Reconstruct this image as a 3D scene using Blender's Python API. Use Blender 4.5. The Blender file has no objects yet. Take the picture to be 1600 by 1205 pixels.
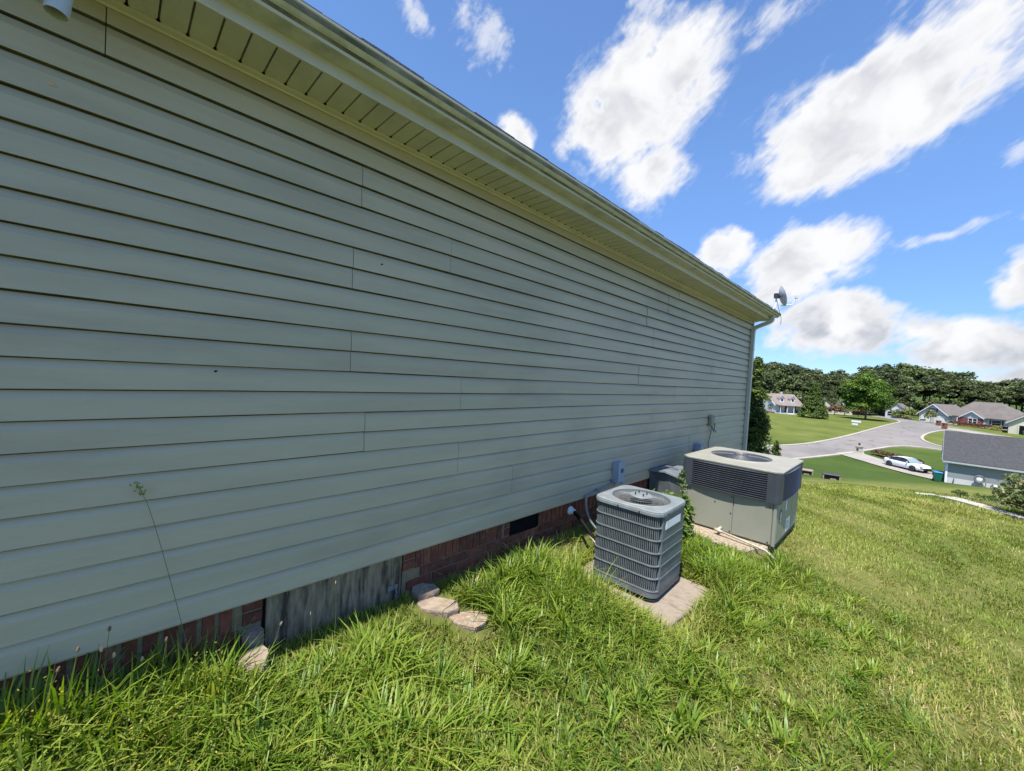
import bpy, bmesh, math, random
import numpy as np
from mathutils import Vector, Matrix

random.seed(7)
RNG = np.random.default_rng(11)
R_ = math.radians
scene = bpy.context.scene
COL = scene.collection

# ------------------------------------------------------------------ camera
cam_d = bpy.data.cameras.new("camera")
cam_d.sensor_fit = 'HORIZONTAL'
cam_d.sensor_width = 36.0
cam_d.lens = 620.5 / 1600.0 * 36.0
cam_d.clip_start = 0.05
cam_d.clip_end = 6000.0
cam = bpy.data.objects.new("camera", cam_d)
COL.objects.link(cam)
right = Vector((0.70519, 0.70658, 0.05875))
up = Vector((-0.06260, -0.02049, 0.99783))
back = Vector((0.70625, -0.70733, 0.02978))
CAMX, CAMZ = 2.22, 1.182
cam.matrix_world = Matrix(((right.x, up.x, back.x, CAMX), (right.y, up.y, back.y, 0.0),
                           (right.z, up.z, back.z, CAMZ), (0, 0, 0, 1)))
scene.camera = cam

# ------------------------------------------------------------------ sun, exposure
SUN = Vector((0.112, -0.40, 1.0)).normalized()
SUN_EL = math.asin(SUN.z)
SUN_AZ = math.atan2(SUN.x, SUN.y)
sun_d = bpy.data.lights.new("sun", 'SUN')
sun_d.energy = 4.6
sun_d.angle = R_(0.53)
sun_d.color = (1.0, 0.955, 0.88)
sun = bpy.data.objects.new("sun", sun_d)
sun.rotation_euler = SUN.to_track_quat('Z', 'Y').to_euler()
sun.location = (0, 0, 60)
COL.objects.link(sun)

scene.render.engine = 'CYCLES'
scene.cycles.use_denoising = True
scene.cycles.max_bounces = 7
scene.cycles.diffuse_bounces = 4
scene.cycles.transparent_max_bounces = 6
scene.view_settings.view_transform = 'Standard'
scene.view_settings.look = 'None'
scene.view_settings.gamma = 1.0
scene.view_settings.use_curve_mapping = False
scene.view_settings.exposure = 0.92

# ------------------------------------------------------------------ world: sky and clouds
world = bpy.data.worlds.new("World")
scene.world = world
world.use_nodes = True
WT = world.node_tree
WT.nodes.clear()


def wn(t, **kw):
    n = WT.nodes.new(t)
    for k, v in kw.items():
        setattr(n, k, v)
    return n


def wl(a, b):
    WT.links.new(a, b)


def wm(op, a, b=None, c=None, clamp=False):
    n = wn('ShaderNodeMath', operation=op)
    n.use_clamp = clamp
    for i, v in enumerate((a, b, c)):
        if v is None:
            continue
        if isinstance(v, (int, float)):
            n.inputs[i].default_value = v
        else:
            wl(v, n.inputs[i])
    return n.outputs[0]


sky = wn('ShaderNodeTexSky', sky_type='NISHITA')
sky.sun_disc = False
sky.sun_elevation = SUN_EL
sky.sun_rotation = SUN_AZ
sky.altitude = 300
sky.air_density = 0.8
sky.dust_density = 0.2
sky.ozone_density = 3.0
tc = wn('ShaderNodeTexCoord')
sep = wn('ShaderNodeSeparateXYZ')
wl(tc.outputs['Generated'], sep.inputs[0])
az = wm('MULTIPLY', wm('ARCTAN2', sep.outputs[0], sep.outputs[1]), 180 / math.pi)
el = wm('MULTIPLY', wm('ARCSINE', sep.outputs[2]), 180 / math.pi)
sx = wm('MULTIPLY', wm('ADD', az, 20.0), wm('COSINE', wm('MULTIPLY', el, math.pi / 180)))
pos = wn('ShaderNodeCombineXYZ')
wl(sx, pos.inputs[0])
wl(el, pos.inputs[1])


def wnoise(scale, detail, rough, vec, dist=0.0):
    n = wn('ShaderNodeTexNoise')
    n.inputs['Scale'].default_value = scale
    n.inputs['Detail'].default_value = detail
    n.inputs['Roughness'].default_value = rough
    n.inputs['Distortion'].default_value = dist
    wl(vec, n.inputs['Vector'])
    return n


# the wind draws the clouds out along one direction
mapw = wn('ShaderNodeMapping', vector_type='TEXTURE')
mapw.inputs['Rotation'].default_value = (0, 0, R_(40))
mapw.inputs['Scale'].default_value = (1.7, 0.75, 1)
wl(pos.outputs[0], mapw.inputs[0])
n_big = wnoise(0.22, 3, 0.55, pos.outputs[0])
n_mid = wnoise(0.26, 7, 0.56, mapw.outputs[0], 0.15)
n_fin = wnoise(1.3, 7, 0.60, mapw.outputs[0], 0.25)
wv = wn('ShaderNodeVectorMath', operation='SUBTRACT')
wl(n_big.outputs['Color'], wv.inputs[0])
wv.inputs[1].default_value = (0.5, 0.5, 0.5)
wsc = wn('ShaderNodeVectorMath', operation='SCALE')
wl(wv.outputs[0], wsc.inputs[0])
wsc.inputs['Scale'].default_value = 3.2
wp = wn('ShaderNodeVectorMath', operation='ADD')
wl(pos.outputs[0], wp.inputs[0])
wl(wsc.outputs[0], wp.inputs[1])


def blob(cx, cy, a, b, rot, w):
    m = wn('ShaderNodeMapping', vector_type='TEXTURE')
    m.inputs['Location'].default_value = (cx, cy, 0)
    m.inputs['Rotation'].default_value = (0, 0, R_(rot))
    m.inputs['Scale'].default_value = (a, b, 1)
    wl(wp.outputs[0], m.inputs[0])
    l = wn('ShaderNodeVectorMath', operation='LENGTH')
    wl(m.outputs[0], l.inputs[0])
    return wm('MULTIPLY_ADD', l.outputs['Value'], -w, w)


def field(blobs):
    f = None
    for b in blobs:
        e = blob(*b)
        f = e if f is None else wm('SMOOTH_MAX', f, e, 0.12)
    return f


# cumulus: (azimuth, elevation) in degrees, half axes, tilt, weight
CUM = [(-8.03, 33.43, 10.5, 6.63, 29.74, 1.3), (-6.77, 25.92, 4.44, 4.01, 18.24, 0.9), (13.59, 28.08, 10.74, 6.28, 14.6, 1.4), (8.65, 24.86, 4.1, 4.1, 12.94, 1.0), (2.3, 16.7, 3.6, 2.77, 11.11, 1.1), (10.2, 15.05, 6.37, 4.34, 11.33, 1.2), (8.77, 11.73, 3.68, 2.62, 10.38, 0.9), (14.97, 6.89, 8.01, 3.07, 2.92, 1.15), (23.78, 6.0, 5.1, 1.99, -16.33, 1.0), (14.54, 8.56, 6.5, 2.58, -13.34, 1.0), (27.13, 5.55, 3.76, 2.25, 9.05, 1.1), (24.84, 5.12, 7.87, 2.66, 4.03, 1.1), (26.05, 11.27, 2.04, 2.55, 6.51, 1.1), (-22.5, 30.6, 2.36, 1.89, -20.96, 0.8), (10.81, 9.27, 4.12, 2.2, 2.46, 0.8), (28.73, 2.66, 4.9, 1.63, 11.78, 0.8)]
WISP = [(-24.15, 39.88, 4.7, 4.2, -25.11, 1.0), (-4.78, 40.25, 6.43, 2.13, -19.36, 1.15), (4.28, 37.6, 3.32, 2.09, 23.38, 1.1), (-31.79, 39.58, 1.96, 2.27, -22.55, 0.95), (20.46, 15.57, 4.11, 0.93, 6.55, 1.0), (23.82, 21.27, 1.68, 1.37, 27.81, 0.95), (-14.8, 34.22, 4.44, 2.91, 36.58, 0.95), (25.42, 15.95, 1.57, 0.76, -9.38, 0.7), (17.06, 33.72, 6.25, 1.65, -27.31, 0.8), (7.15, 38.77, 3.23, 1.77, 18.73, 0.6)]
fc = field(CUM)
fw_ = field(WISP)
dc = wm('ADD', fc, wm('MULTIPLY', wm('SUBTRACT', n_mid.outputs[0], 0.40), 0.95))
dc = wm('ADD', dc, wm('MULTIPLY', wm('SUBTRACT', n_fin.outputs[0], 0.5), 0.42))
dw = wm('ADD', fw_, wm('MULTIPLY', wm('SUBTRACT', n_mid.outputs[0], 0.55), 2.2))
dw = wm('ADD', dw, wm('MULTIPLY', wm('SUBTRACT', n_fin.outputs[0], 0.5), 1.3))


def sstep(v, lo, hi, o0=0.0, o1=1.0):
    n = wn('ShaderNodeMapRange', interpolation_type='SMOOTHSTEP')
    wl(v, n.inputs['Value'])
    n.inputs['From Min'].default_value = lo
    n.inputs['From Max'].default_value = hi
    n.inputs['To Min'].default_value = o0
    n.inputs['To Max'].default_value = o1
    return n.outputs[0]


ac = sstep(dc, -0.06, 0.50, 0, 0.99)
aw = sstep(dw, 0.0, 0.9, 0, 0.62)
alpha = wm('MAXIMUM', ac, aw)
lowfade = sstep(el, -1.0, 1.0)
alpha = wm('MULTIPLY', alpha, lowfade)
# cloud tone: bright where thin and at the crisp tops, greyer in the thick bases
thick = sstep(dc, 0.28, 0.85)
n_sh = wnoise(0.20, 4, 0.48, wp.outputs[0], 0.0)
tone = wm('MULTIPLY', thick, sstep(n_sh.outputs[0], 0.36, 0.68))
low = sstep(el, 3.0, 15.0, 0.5, 0.0)
tone = wm('ADD', wm('MULTIPLY', tone, 0.58), wm('MULTIPLY', low, sstep(n_sh.outputs[0], 0.40, 0.66)), clamp=True)
ccol = wn('ShaderNodeMix', data_type='RGBA')
wl(tone, ccol.inputs['Factor'])
ccol.inputs['A'].default_value = (0.525, 0.525, 0.53, 1)
ccol.inputs['B'].default_value = (0.265, 0.285, 0.325, 1)
skys = wn('ShaderNodeMix', data_type='RGBA', blend_type='MULTIPLY')
skys.inputs['Factor'].default_value = 1.0
wl(sky.outputs[0], skys.inputs['A'])
SKY_K = 0.138
skys.inputs['B'].default_value = (SKY_K * .86, SKY_K, SKY_K * 1.12, 1)
mx = wn('ShaderNodeMix', data_type='RGBA')
wl(alpha, mx.inputs['Factor'])
hz = wn('ShaderNodeMix', data_type='RGBA', blend_type='MULTIPLY')
hz.inputs['Factor'].default_value = 1.0
wl(skys.outputs['Result'], hz.inputs['A'])
hzc = wn('ShaderNodeCombineColor')
for k_, (lo_, hi_) in enumerate(((0.50, 1.0), (0.52, 1.0), (0.60, 1.0))):
    wl(sstep(el, -2.0, 30.0, lo_, hi_), hzc.inputs[k_])
wl(hzc.outputs[0], hz.inputs['B'])
wl(hz.outputs['Result'], mx.inputs['A'])
wl(ccol.outputs['Result'], mx.inputs['B'])
bg = wn('ShaderNodeBackground')
bg.inputs['Strength'].default_value = 1.0
wl(mx.outputs['Result'], bg.inputs['Color'])
wo = wn('ShaderNodeOutputWorld')
wl(bg.outputs[0], wo.inputs['Surface'])

# ------------------------------------------------------------------ helpers


class MB:
    """collects faces; build() links them as ONE mesh object"""

    def __init__(self):
        self.v = []
        self.f = []

    def add(self, vs, fs):
        o = len(self.v)
        self.v += [tuple(p) for p in vs]
        self.f += [tuple(i + o for i in f) for f in fs]
        return self

    def box(self, x0, x1, y0, y1, z0, z1):
        return self.add([(x0, y0, z0), (x1, y0, z0), (x1, y1, z0), (x0, y1, z0),
                         (x0, y0, z1), (x1, y0, z1), (x1, y1, z1), (x0, y1, z1)],
                        [(0, 3, 2, 1), (4, 5, 6, 7), (0, 1, 5, 4), (1, 2, 6, 5), (2, 3, 7, 6), (3, 0, 4, 7)])

    def bbox(self, x0, x1, y0, y1, z0, z1, b):
        """box with bevelled vertical and top edges"""
        lo = [(x0 + b, y0), (x1 - b, y0), (x1, y0 + b), (x1, y1 - b), (x1 - b, y1), (x0 + b, y1), (x0, y1 - b), (x0, y0 + b)]
        cx, cy = (x0 + x1) / 2, (y0 + y1) / 2
        ins = [(cx + (x - cx) * (1 - 2 * b / (x1 - x0)), cy + (y - cy) * (1 - 2 * b / (y1 - y0))) for x, y in lo]
        vs = [(x, y, z0) for x, y in lo] + [(x, y, z1 - b) for x, y in lo] + [(x, y, z1) for x, y in ins]
        fs = [tuple(reversed(range(8))), tuple(range(16, 24))]
        for r in (0, 8):
            for i in range(8):
                j = (i + 1) % 8
                fs.append((r + i, r + j, r + 8 + j, r + 8 + i))
        return self.add(vs, fs)

    def prism(self, poly, a0, a1, axis='y', caps=True):
        """extrude a closed 2D polygon; axis y: poly=(x,z); x: (y,z); z: (x,y)"""
        n = len(poly)

        def P(p, a):
            return (p[0], a, p[1]) if axis == 'y' else ((a, p[0], p[1]) if axis == 'x' else (p[0], p[1], a))
        vs = [P(p, a0) for p in poly] + [P(p, a1) for p in poly]
        fs = [(i, (i + 1) % n, n + (i + 1) % n, n + i) for i in range(n)]
        if caps:
            fs += [tuple(reversed(range(n))), tuple(range(n, 2 * n))]
        return self.add(vs, fs)

    def tube(self, pts, r, n=8, cap=True, r1=None):
        pts = [Vector(p) for p in pts]
        m = len(pts)
        rings = []
        prev = None
        for i, p in enumerate(pts):
            t = (pts[min(i + 1, m - 1)] - pts[max(i - 1, 0)]).normalized()
            if prev is None:
                a = Vector((0, 0, 1)) if abs(t.z) < 0.9 else Vector((1, 0, 0))
                u = t.cross(a).normalized()
            else:
                u = (prev - t * prev.dot(t)).normalized()
            prev = u
            w = t.cross(u)
            rr = r if r1 is None else r + (r1 - r) * i / max(1, m - 1)
            rings += [tuple(p + u * (rr * math.cos(2 * math.pi * k / n)) + w * (rr * math.sin(2 * math.pi * k / n))) for k in range(n)]
        fs = []
        for i in range(m - 1):
            for k in range(n):
                a = i * n + k
                b = i * n + (k + 1) % n
                fs.append((a, b, b + n, a + n))
        if cap:
            fs += [tuple(reversed(range(n))), tuple(range((m - 1) * n, m * n))]
        return self.add(rings, fs)

    def lathe(self, prof, c=(0, 0, 0), n=24, M=None):
        """prof = (r,z) list spun round z through c"""
        vs = []
        for r, z in prof:
            for k in range(n):
                q = Vector((r * math.cos(2 * math.pi * k / n), r * math.sin(2 * math.pi * k / n), z))
                if M is not None:
                    q = M @ q
                vs.append((c[0] + q[0], c[1] + q[1], c[2] + q[2]))
        fs = []
        for i in range(len(prof) - 1):
            for k in range(n):
                a = i * n + k
                b = i * n + (k + 1) % n
                fs.append((a, b, b + n, a + n))
        return self.add(vs, fs)

    def mesh(self, name, smooth=False):
        me = bpy.data.meshes.new(name)
        me.from_pydata(self.v, [], self.f)
        bm = bmesh.new()
        bm.from_mesh(me)
        bmesh.ops.recalc_face_normals(bm, faces=bm.faces)
        bm.to_mesh(me)
        bm.free()
        if smooth:
            me.polygons.foreach_set('use_smooth', [True] * len(me.polygons))
        return me

    def build(self, name, m, parent=None, smooth=False, sub=None):
        """vertices are in the space of the root thing; sub-parts share it too"""
        return link(name, self.mesh(name, smooth), m, parent)


def link(name, me, m, parent=None, loc=(0, 0, 0), rz=0.0):
    o = bpy.data.objects.new(name, me)
    if m is not None and not len(me.materials):
        me.materials.append(m)
    COL.objects.link(o)
    o.location = loc
    o.rotation_euler = (0, 0, rz)
    if parent is not None:
        o.parent = parent
    return o


def tag(o, label=None, cat=None, group=None, kind=None):
    if label:
        o['label'] = label
    if cat:
        o['category'] = cat
    if group:
        o['group'] = group
    if kind:
        o['kind'] = kind
    return o


def thing(name, label, cat, loc=(0, 0, 0), rz=0.0, group=None):
    o = bpy.data.objects.new(name, None)
    o.empty_display_size = 0.1
    COL.objects.link(o)
    o.location = loc
    o.rotation_euler = (0, 0, rz)
    return tag(o, label, cat, group)


def np_mesh(name, verts, quads, m, tint=None, smooth=False, mats=None):
    """fast mesh from numpy arrays; quads (n,4) or (n,3)"""
    me = bpy.data.meshes.new(name)
    nv, nf, k = len(verts), len(quads), quads.shape[1]
    me.vertices.add(nv)
    me.vertices.foreach_set('co', np.ascontiguousarray(verts, np.float32).ravel())
    me.loops.add(nf * k)
    me.loops.foreach_set('vertex_index', np.ascontiguousarray(quads, np.int32).ravel())
    me.polygons.add(nf)
    me.polygons.foreach_set('loop_start', np.arange(0, nf * k, k, dtype=np.int32))
    me.polygons.foreach_set('loop_total', np.full(nf, k, np.int32))
    if smooth:
        me.polygons.foreach_set('use_smooth', np.ones(nf, bool))
    if tint is not None:
        at = me.attributes.new('tint', 'FLOAT', 'POINT')
        at.data.foreach_set('value', np.ascontiguousarray(tint, np.float32))
    me.update(calc_edges=True)
    if m is not None:
        me.materials.append(m)
    return me


# ------------------------------------------------------------------ materials


def new_mat(name):
    m = bpy.data.materials.new(name)
    m.use_nodes = True
    nt = m.node_tree
    b = nt.nodes['Principled BSDF']
    return m, nt, b


def mat(name, col, rough=0.6, var=0.12, scale=6.0, col2=None, stretch=(1, 1, 1), bump=0.0, bscale=80.0, metal=0.0,
        spec=0.5, rnd=0.0, detail=5, lo=0.35, hi=0.65, coat=0.0):
    m, nt, b = new_mat(name)
    N, L = nt.nodes, nt.links
    geo = N.new('ShaderNodeNewGeometry')
    mp = N.new('ShaderNodeMapping')
    mp.inputs['Scale'].default_value = stretch
    L.new(geo.outputs['Position'], mp.inputs[0])
    nz = N.new('ShaderNodeTexNoise')
    nz.inputs['Scale'].default_value = scale
    nz.inputs['Detail'].default_value = detail
    nz.inputs['Roughness'].default_value = 0.6
    L.new(mp.outputs[0], nz.inputs['Vector'])
    mr = N.new('ShaderNodeMapRange')
    mr.inputs['From Min'].default_value = lo
    mr.inputs['From Max'].default_value = hi
    L.new(nz.outputs[0], mr.inputs['Value'])
    mix = N.new('ShaderNodeMix')
    mix.data_type = 'RGBA'
    if col2 is None:
        a = [c * (1 - var) for c in col]
        c2 = [min(1, c * (1 + var)) for c in col]
    else:
        a, c2 = col, col2
    mix.inputs['A'].default_value = (*a, 1)
    mix.inputs['B'].default_value = (*c2, 1)
    L.new(mr.outputs[0], mix.inputs['Factor'])
    out = mix.outputs['Result']
    if rnd:
        oi = N.new('ShaderNodeObjectInfo')
        r2 = N.new('ShaderNodeMapRange')
        r2.inputs['To Min'].default_value = 1 - rnd
        r2.inputs['To Max'].default_value = 1 + rnd
        L.new(oi.outputs['Random'], r2.inputs['Value'])
        hs = N.new('ShaderNodeHueSaturation')
        L.new(r2.outputs[0], hs.inputs['Value'])
        L.new(out, hs.inputs['Color'])
        out = hs.outputs[0]
    L.new(out, b.inputs['Base Color'])
    b.inputs['Roughness'].default_value = rough
    b.inputs['Metallic'].default_value = metal
    b.inputs['Specular IOR Level'].default_value = spec
    b.inputs['Coat Weight'].default_value = coat
    if bump:
        nb = N.new('ShaderNodeTexNoise')
        nb.inputs['Scale'].default_value = bscale
        nb.inputs['Detail'].default_value = 4
        L.new(mp.outputs[0], nb.inputs['Vector'])
        bp = N.new('ShaderNodeBump')
        bp.inputs['Strength'].default_value = bump
        bp.inputs['Distance'].default_value = 0.01
        L.new(nb.outputs[0], bp.inputs['Height'])
        L.new(bp.outputs[0], b.inputs['Normal'])
    m['out_color'] = 0
    return m


def overlay(m, col, scale, lo, hi, amount, stretch=(1, 1, 1), detail=5):
    """add a second layer of wear (stains, dust, streaks) over a material's base colour"""
    nt = m.node_tree
    N, L = nt.nodes, nt.links
    b = N['Principled BSDF']
    src = b.inputs['Base Color'].links[0].from_socket
    geo = N.new('ShaderNodeNewGeometry')
    mp = N.new('ShaderNodeMapping')
    mp.inputs['Scale'].default_value = stretch
    L.new(geo.outputs['Position'], mp.inputs[0])
    nz = N.new('ShaderNodeTexNoise')
    nz.inputs['Scale'].default_value = scale
    nz.inputs['Detail'].default_value = detail
    nz.inputs['Roughness'].default_value = 0.62
    L.new(mp.outputs[0], nz.inputs['Vector'])
    mr = N.new('ShaderNodeMapRange')
    mr.inputs['From Min'].default_value = lo
    mr.inputs['From Max'].default_value = hi
    mr.inputs['To Max'].default_value = amount
    L.new(nz.outputs[0], mr.inputs['Value'])
    mx_ = N.new('ShaderNodeMix')
    mx_.data_type = 'RGBA'
    L.new(mr.outputs[0], mx_.inputs['Factor'])
    L.new(src, mx_.inputs['A'])
    mx_.inputs['B'].default_value = (*col, 1)
    L.new(mx_.outputs['Result'], b.inputs['Base Color'])
    return m


def leaf_mat(name, c0, c1, c2, transl=0.35, rough=0.5, rnd=0.08):
    """foliage: tint attribute runs c0 (deep) .. c1 .. c2 (young / dry); some light passes through"""
    m, nt, b = new_mat(name)
    N, L = nt.nodes, nt.links
    at = N.new('ShaderNodeAttribute')
    at.attribute_name = 'tint'
    cr = N.new('ShaderNodeValToRGB')
    cr.color_ramp.elements[0].position = 0.0
    cr.color_ramp.elements[0].color = (*c0, 1)
    cr.color_ramp.elements[1].position = 1.0
    cr.color_ramp.elements[1].color = (*c2, 1)
    e = cr.color_ramp.elements.new(0.5)
    e.color = (*c1, 1)
    L.new(at.outputs['Fac'], cr.inputs[0])
    oi = N.new('ShaderNodeObjectInfo')
    r2 = N.new('ShaderNodeMapRange')
    r2.inputs['To Min'].default_value = 1 - rnd
    r2.inputs['To Max'].default_value = 1 + rnd
    L.new(oi.outputs['Random'], r2.inputs['Value'])
    hs = N.new('ShaderNodeHueSaturation')
    L.new(r2.outputs[0], hs.inputs['Value'])
    L.new(cr.outputs[0], hs.inputs['Color'])
    L.new(hs.outputs[0], b.inputs['Base Color'])
    b.inputs['Roughness'].default_value = rough
    b.inputs['Specular IOR Level'].default_value = 0.3
    tr = N.new('ShaderNodeBsdfTranslucent')
    h2 = N.new('ShaderNodeHueSaturation')
    h2.inputs['Saturation'].default_value = 1.15
    h2.inputs['Value'].default_value = 1.3
    L.new(hs.outputs[0], h2.inputs['Color'])
    L.new(h2.outputs[0], tr.inputs['Color'])
    ms = N.new('ShaderNodeMixShader')
    ms.inputs[0].default_value = transl
    L.new(b.outputs[0], ms.inputs[1])
    L.new(tr.outputs[0], ms.inputs[2])
    L.new(ms.outputs[0], N['Material Output'].inputs['Surface'])
    return m


M = {}
M['siding'] = mat('siding', (0.415, 0.368, 0.268), 0.45, 0.06, 9.0, stretch=(1, .10, 1), bump=0.16, bscale=260, spec=0.4, rnd=0.035)
overlay(M['siding'], (0.255, 0.225, 0.165), 1.3, 0.50, 0.75, 0.55, (1, 0.55, 2.2))
overlay(M['siding'], (0.385, 0.36, 0.30), 9.0, 0.58, 0.72, 0.35, (1, 0.25, 1.0))
M['soffit'] = mat('soffit', (0.46, 0.44, 0.375), 0.5, 0.06, 5, bump=0.35, bscale=190)
overlay(M['soffit'], (0.27, 0.26, 0.19), 3.0, 0.5, 0.75, 0.5)
M['trim'] = mat('trim', (0.47, 0.45, 0.41), 0.45, 0.06, 5)
overlay(M['trim'], (0.32, 0.31, 0.22), 4.0, 0.5, 0.8, 0.45, (1, 0.4, 3))
M['gutter'] = mat('gutter', (0.48, 0.47, 0.43), 0.4, 0.06, 4)
overlay(M['gutter'], (0.20, 0.20, 0.165), 7.0, 0.46, 0.74, 0.65, (1, 1.0, 0.5))
M['gutter_dirt'] = mat('gutter_dirt', (0.085, 0.080, 0.055), 0.8, 0.2, 5, (0.27, 0.265, 0.21), (1, 1.2, 1), lo=.35, hi=.72)
M['downspout'] = mat('downspout', (0.42, 0.42, 0.39), 0.4, 0.06, 4)
M['shingle'] = mat('shingle', (0.055, 0.055, 0.062), 0.95, 0.4, 60, bump=0.6, bscale=220, rnd=0.25)
M['brick'] = mat('brick', (0.145, 0.044, 0.026), 0.9, 0.22, 22, bump=0.5, bscale=130, rnd=0.28)
overlay(M['brick'], (0.30, 0.22, 0.17), 14, 0.55, 0.75, 0.5)
M['mortar'] = mat('mortar', (0.185, 0.15, 0.095), 0.95, 0.18, 30, bump=0.6, bscale=120)
M['black'] = mat('black', (0.005, 0.005, 0.005), 0.7, 0.2, 20, spec=0.15)
M['plywood'] = mat('plywood', (0.15, 0.112, 0.070), 0.9, 0.2, 7, (0.29, 0.235, 0.16), (1, 7, 1.2), bump=0.5, bscale=24)
overlay(M['plywood'], (0.030, 0.024, 0.018), 3.2, 0.50, 0.62, 0.9, (1, 4.5, 0.75))
overlay(M['plywood'], (0.13, 0.075, 0.04), 3.5, 0.55, 0.75, 0.6, (1, 1.4, 1.0))
M['concrete'] = mat('concrete', (0.30, 0.245, 0.19), 0.95, 0.2, 9, bump=0.7, bscale=140)
overlay(M['concrete'], (0.14, 0.11, 0.08), 9, 0.46, 0.66, 0.75)
overlay(M['concrete'], (0.34, 0.15, 0.09), 2.6, 0.62, 0.78, 0.5)
M['gravel_pad'] = mat('gravel_pad', (0.33, 0.265, 0.195), 0.95, 0.35, 40, bump=1.0, bscale=120)
M['stone'] = mat('stone', (0.28, 0.215, 0.16), 0.9, 0.2, 14, bump=0.7, bscale=70)
overlay(M['stone'], (0.17, 0.13, 0.10), 24, 0.55, 0.72, 0.6)
M['stone_orange'] = mat('stone_orange', (0.27, 0.205, 0.15), 0.9, 0.25, 40, bump=0.9, bscale=90)
overlay(M['stone_orange'], (0.42, 0.17, 0.06), 7, 0.52, 0.64, 0.7)
overlay(M['stone_orange'], (0.42, 0.37, 0.30), 22, 0.56, 0.64, 0.8)
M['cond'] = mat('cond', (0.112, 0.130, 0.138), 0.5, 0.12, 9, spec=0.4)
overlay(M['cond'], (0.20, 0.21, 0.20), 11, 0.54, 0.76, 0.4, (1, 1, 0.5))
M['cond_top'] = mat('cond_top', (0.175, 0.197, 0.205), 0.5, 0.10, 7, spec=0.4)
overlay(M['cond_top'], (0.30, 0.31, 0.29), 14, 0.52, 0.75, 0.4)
M['coil'] = mat('coil', (0.045, 0.04, 0.036), 0.8, 0.35, 12, (0.10, 0.085, 0.07), (1, 1, 0.4))
M['dark_metal'] = mat('dark_metal', (0.03, 0.032, 0.036), 0.5, 0.2, 10)
M['wire'] = mat('wire', (0.16, 0.185, 0.195), 0.5, 0.15, 30)
M['white'] = mat('white', (0.72, 0.73, 0.74), 0.5, 0.04, 10)
M['cab'] = mat('cab', (0.245, 0.25, 0.20), 0.5, 0.05, 3, spec=0.4)
overlay(M['cab'], (0.22, 0.225, 0.175), 4, 0.54, 0.78, 0.45, (1, 1, 0.5))
M['cab_side'] = mat('cab_side', (0.20, 0.21, 0.165), 0.45, 0.1, 9, (0.29, 0.30, 0.26), (1, 9, 0.35))
M['cab_top'] = mat('cab_top', (0.275, 0.27, 0.225), 0.5, 0.07, 5)
overlay(M['cab_top'], (0.25, 0.245, 0.20), 7, 0.54, 0.74, 0.5)
M['louvre'] = mat('louvre', (0.052, 0.059, 0.076), 0.45, 0.12, 8)
M['post'] = mat('post', (0.042, 0.048, 0.060), 0.5, 0.12, 6)
M['galv'] = mat('galv', (0.20, 0.225, 0.25), 0.45, 0.15, 6, metal=0.3)
M['galv_dark'] = mat('galv_dark', (0.085, 0.095, 0.10), 0.55, 0.2, 6)
M['pvc'] = mat('pvc', (0.40, 0.35, 0.265), 0.45, 0.08, 10)
M['boxgrey'] = mat('boxgrey', (0.30, 0.35, 0.42), 0.45, 0.06, 10)
M['boxolive'] = mat('boxolive', (0.22, 0.23, 0.17), 0.5, 0.08, 10)
M['cablem'] = mat('cablem', (0.13, 0.135, 0.14), 0.6, 0.1, 10)
M['conduit'] = mat('conduit', (0.24, 0.25, 0.26), 0.5, 0.1, 10)
M['lampgrey'] = mat('lampgrey', (0.42, 0.45, 0.48), 0.4, 0.08, 12)
M['dish'] = mat('dish', (0.58, 0.58, 0.57), 0.5, 0.08, 8)
M['sticker_blue'] = mat('sticker_blue', (0.02, 0.03, 0.10), 0.4, 0.1, 20)
M['wood_dark'] = mat('wood_dark', (0.13, 0.10, 0.075), 0.9, 0.3, 9, stretch=(1, 6, 1))
M['asphalt'] = mat('asphalt', (0.19, 0.172, 0.158), 0.95, 0.10, 0.25, bump=0.2, bscale=6)
overlay(M['asphalt'], (0.125, 0.118, 0.112), 0.12, 0.48, 0.72, 0.8, (1, 0.4, 1))
overlay(M['asphalt'], (0.10, 0.095, 0.09), 0.9, 0.60, 0.66, 0.6, (1, 0.25, 1))
M['kerb'] = mat('kerb', (0.33, 0.31, 0.25), 0.9, 0.12, 0.8)
M['drive'] = mat('drive', (0.28, 0.255, 0.225), 0.9, 0.08, 0.5)
M['path'] = mat('path', (0.40, 0.36, 0.29), 0.9, 0.12, 3)
M['mulch'] = mat('mulch', (0.12, 0.075, 0.05), 1.0, 0.4, 6)
M['roof_tan'] = mat('roof_tan', (0.135, 0.118, 0.108), 0.95, 0.12, 0.7)
M['roof_pink'] = mat('roof_pink', (0.20, 0.165, 0.148), 0.95, 0.12, 0.7)
M['roof_dark'] = mat('roof_dark', (0.048, 0.048, 0.051), 0.95, 0.22, 1.6, stretch=(3, 3, 1), detail=7)
M['wall_blue'] = mat('wall_blue', (0.225, 0.245, 0.255), 0.6, 0.04, 1.0, stretch=(0.2, 0.2, 8))
M['wall_white'] = mat('wall_white', (0.50, 0.50, 0.51), 0.6, 0.05, 1.0)
M['wall_cream'] = mat('wall_cream', (0.50, 0.47, 0.37), 0.7, 0.05, 1.0)
M['wall_brick'] = mat('wall_brick', (0.20, 0.075, 0.06), 0.9, 0.2, 3)
M['glass_dark'] = mat('glass_dark', (0.02, 0.025, 0.03), 0.12, 0.1, 2)
M['glass_painted_sky'] = mat('glass_painted_sky', (0.20, 0.27, 0.29), 0.08, 0.1, 2)  # sky reflection painted in as a lighter glass colour
M['shutter'] = mat('shutter', (0.03, 0.05, 0.055), 0.6, 0.1, 4)
M['door_red'] = mat('door_red', (0.16, 0.035, 0.04), 0.6, 0.1, 4)
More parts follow.
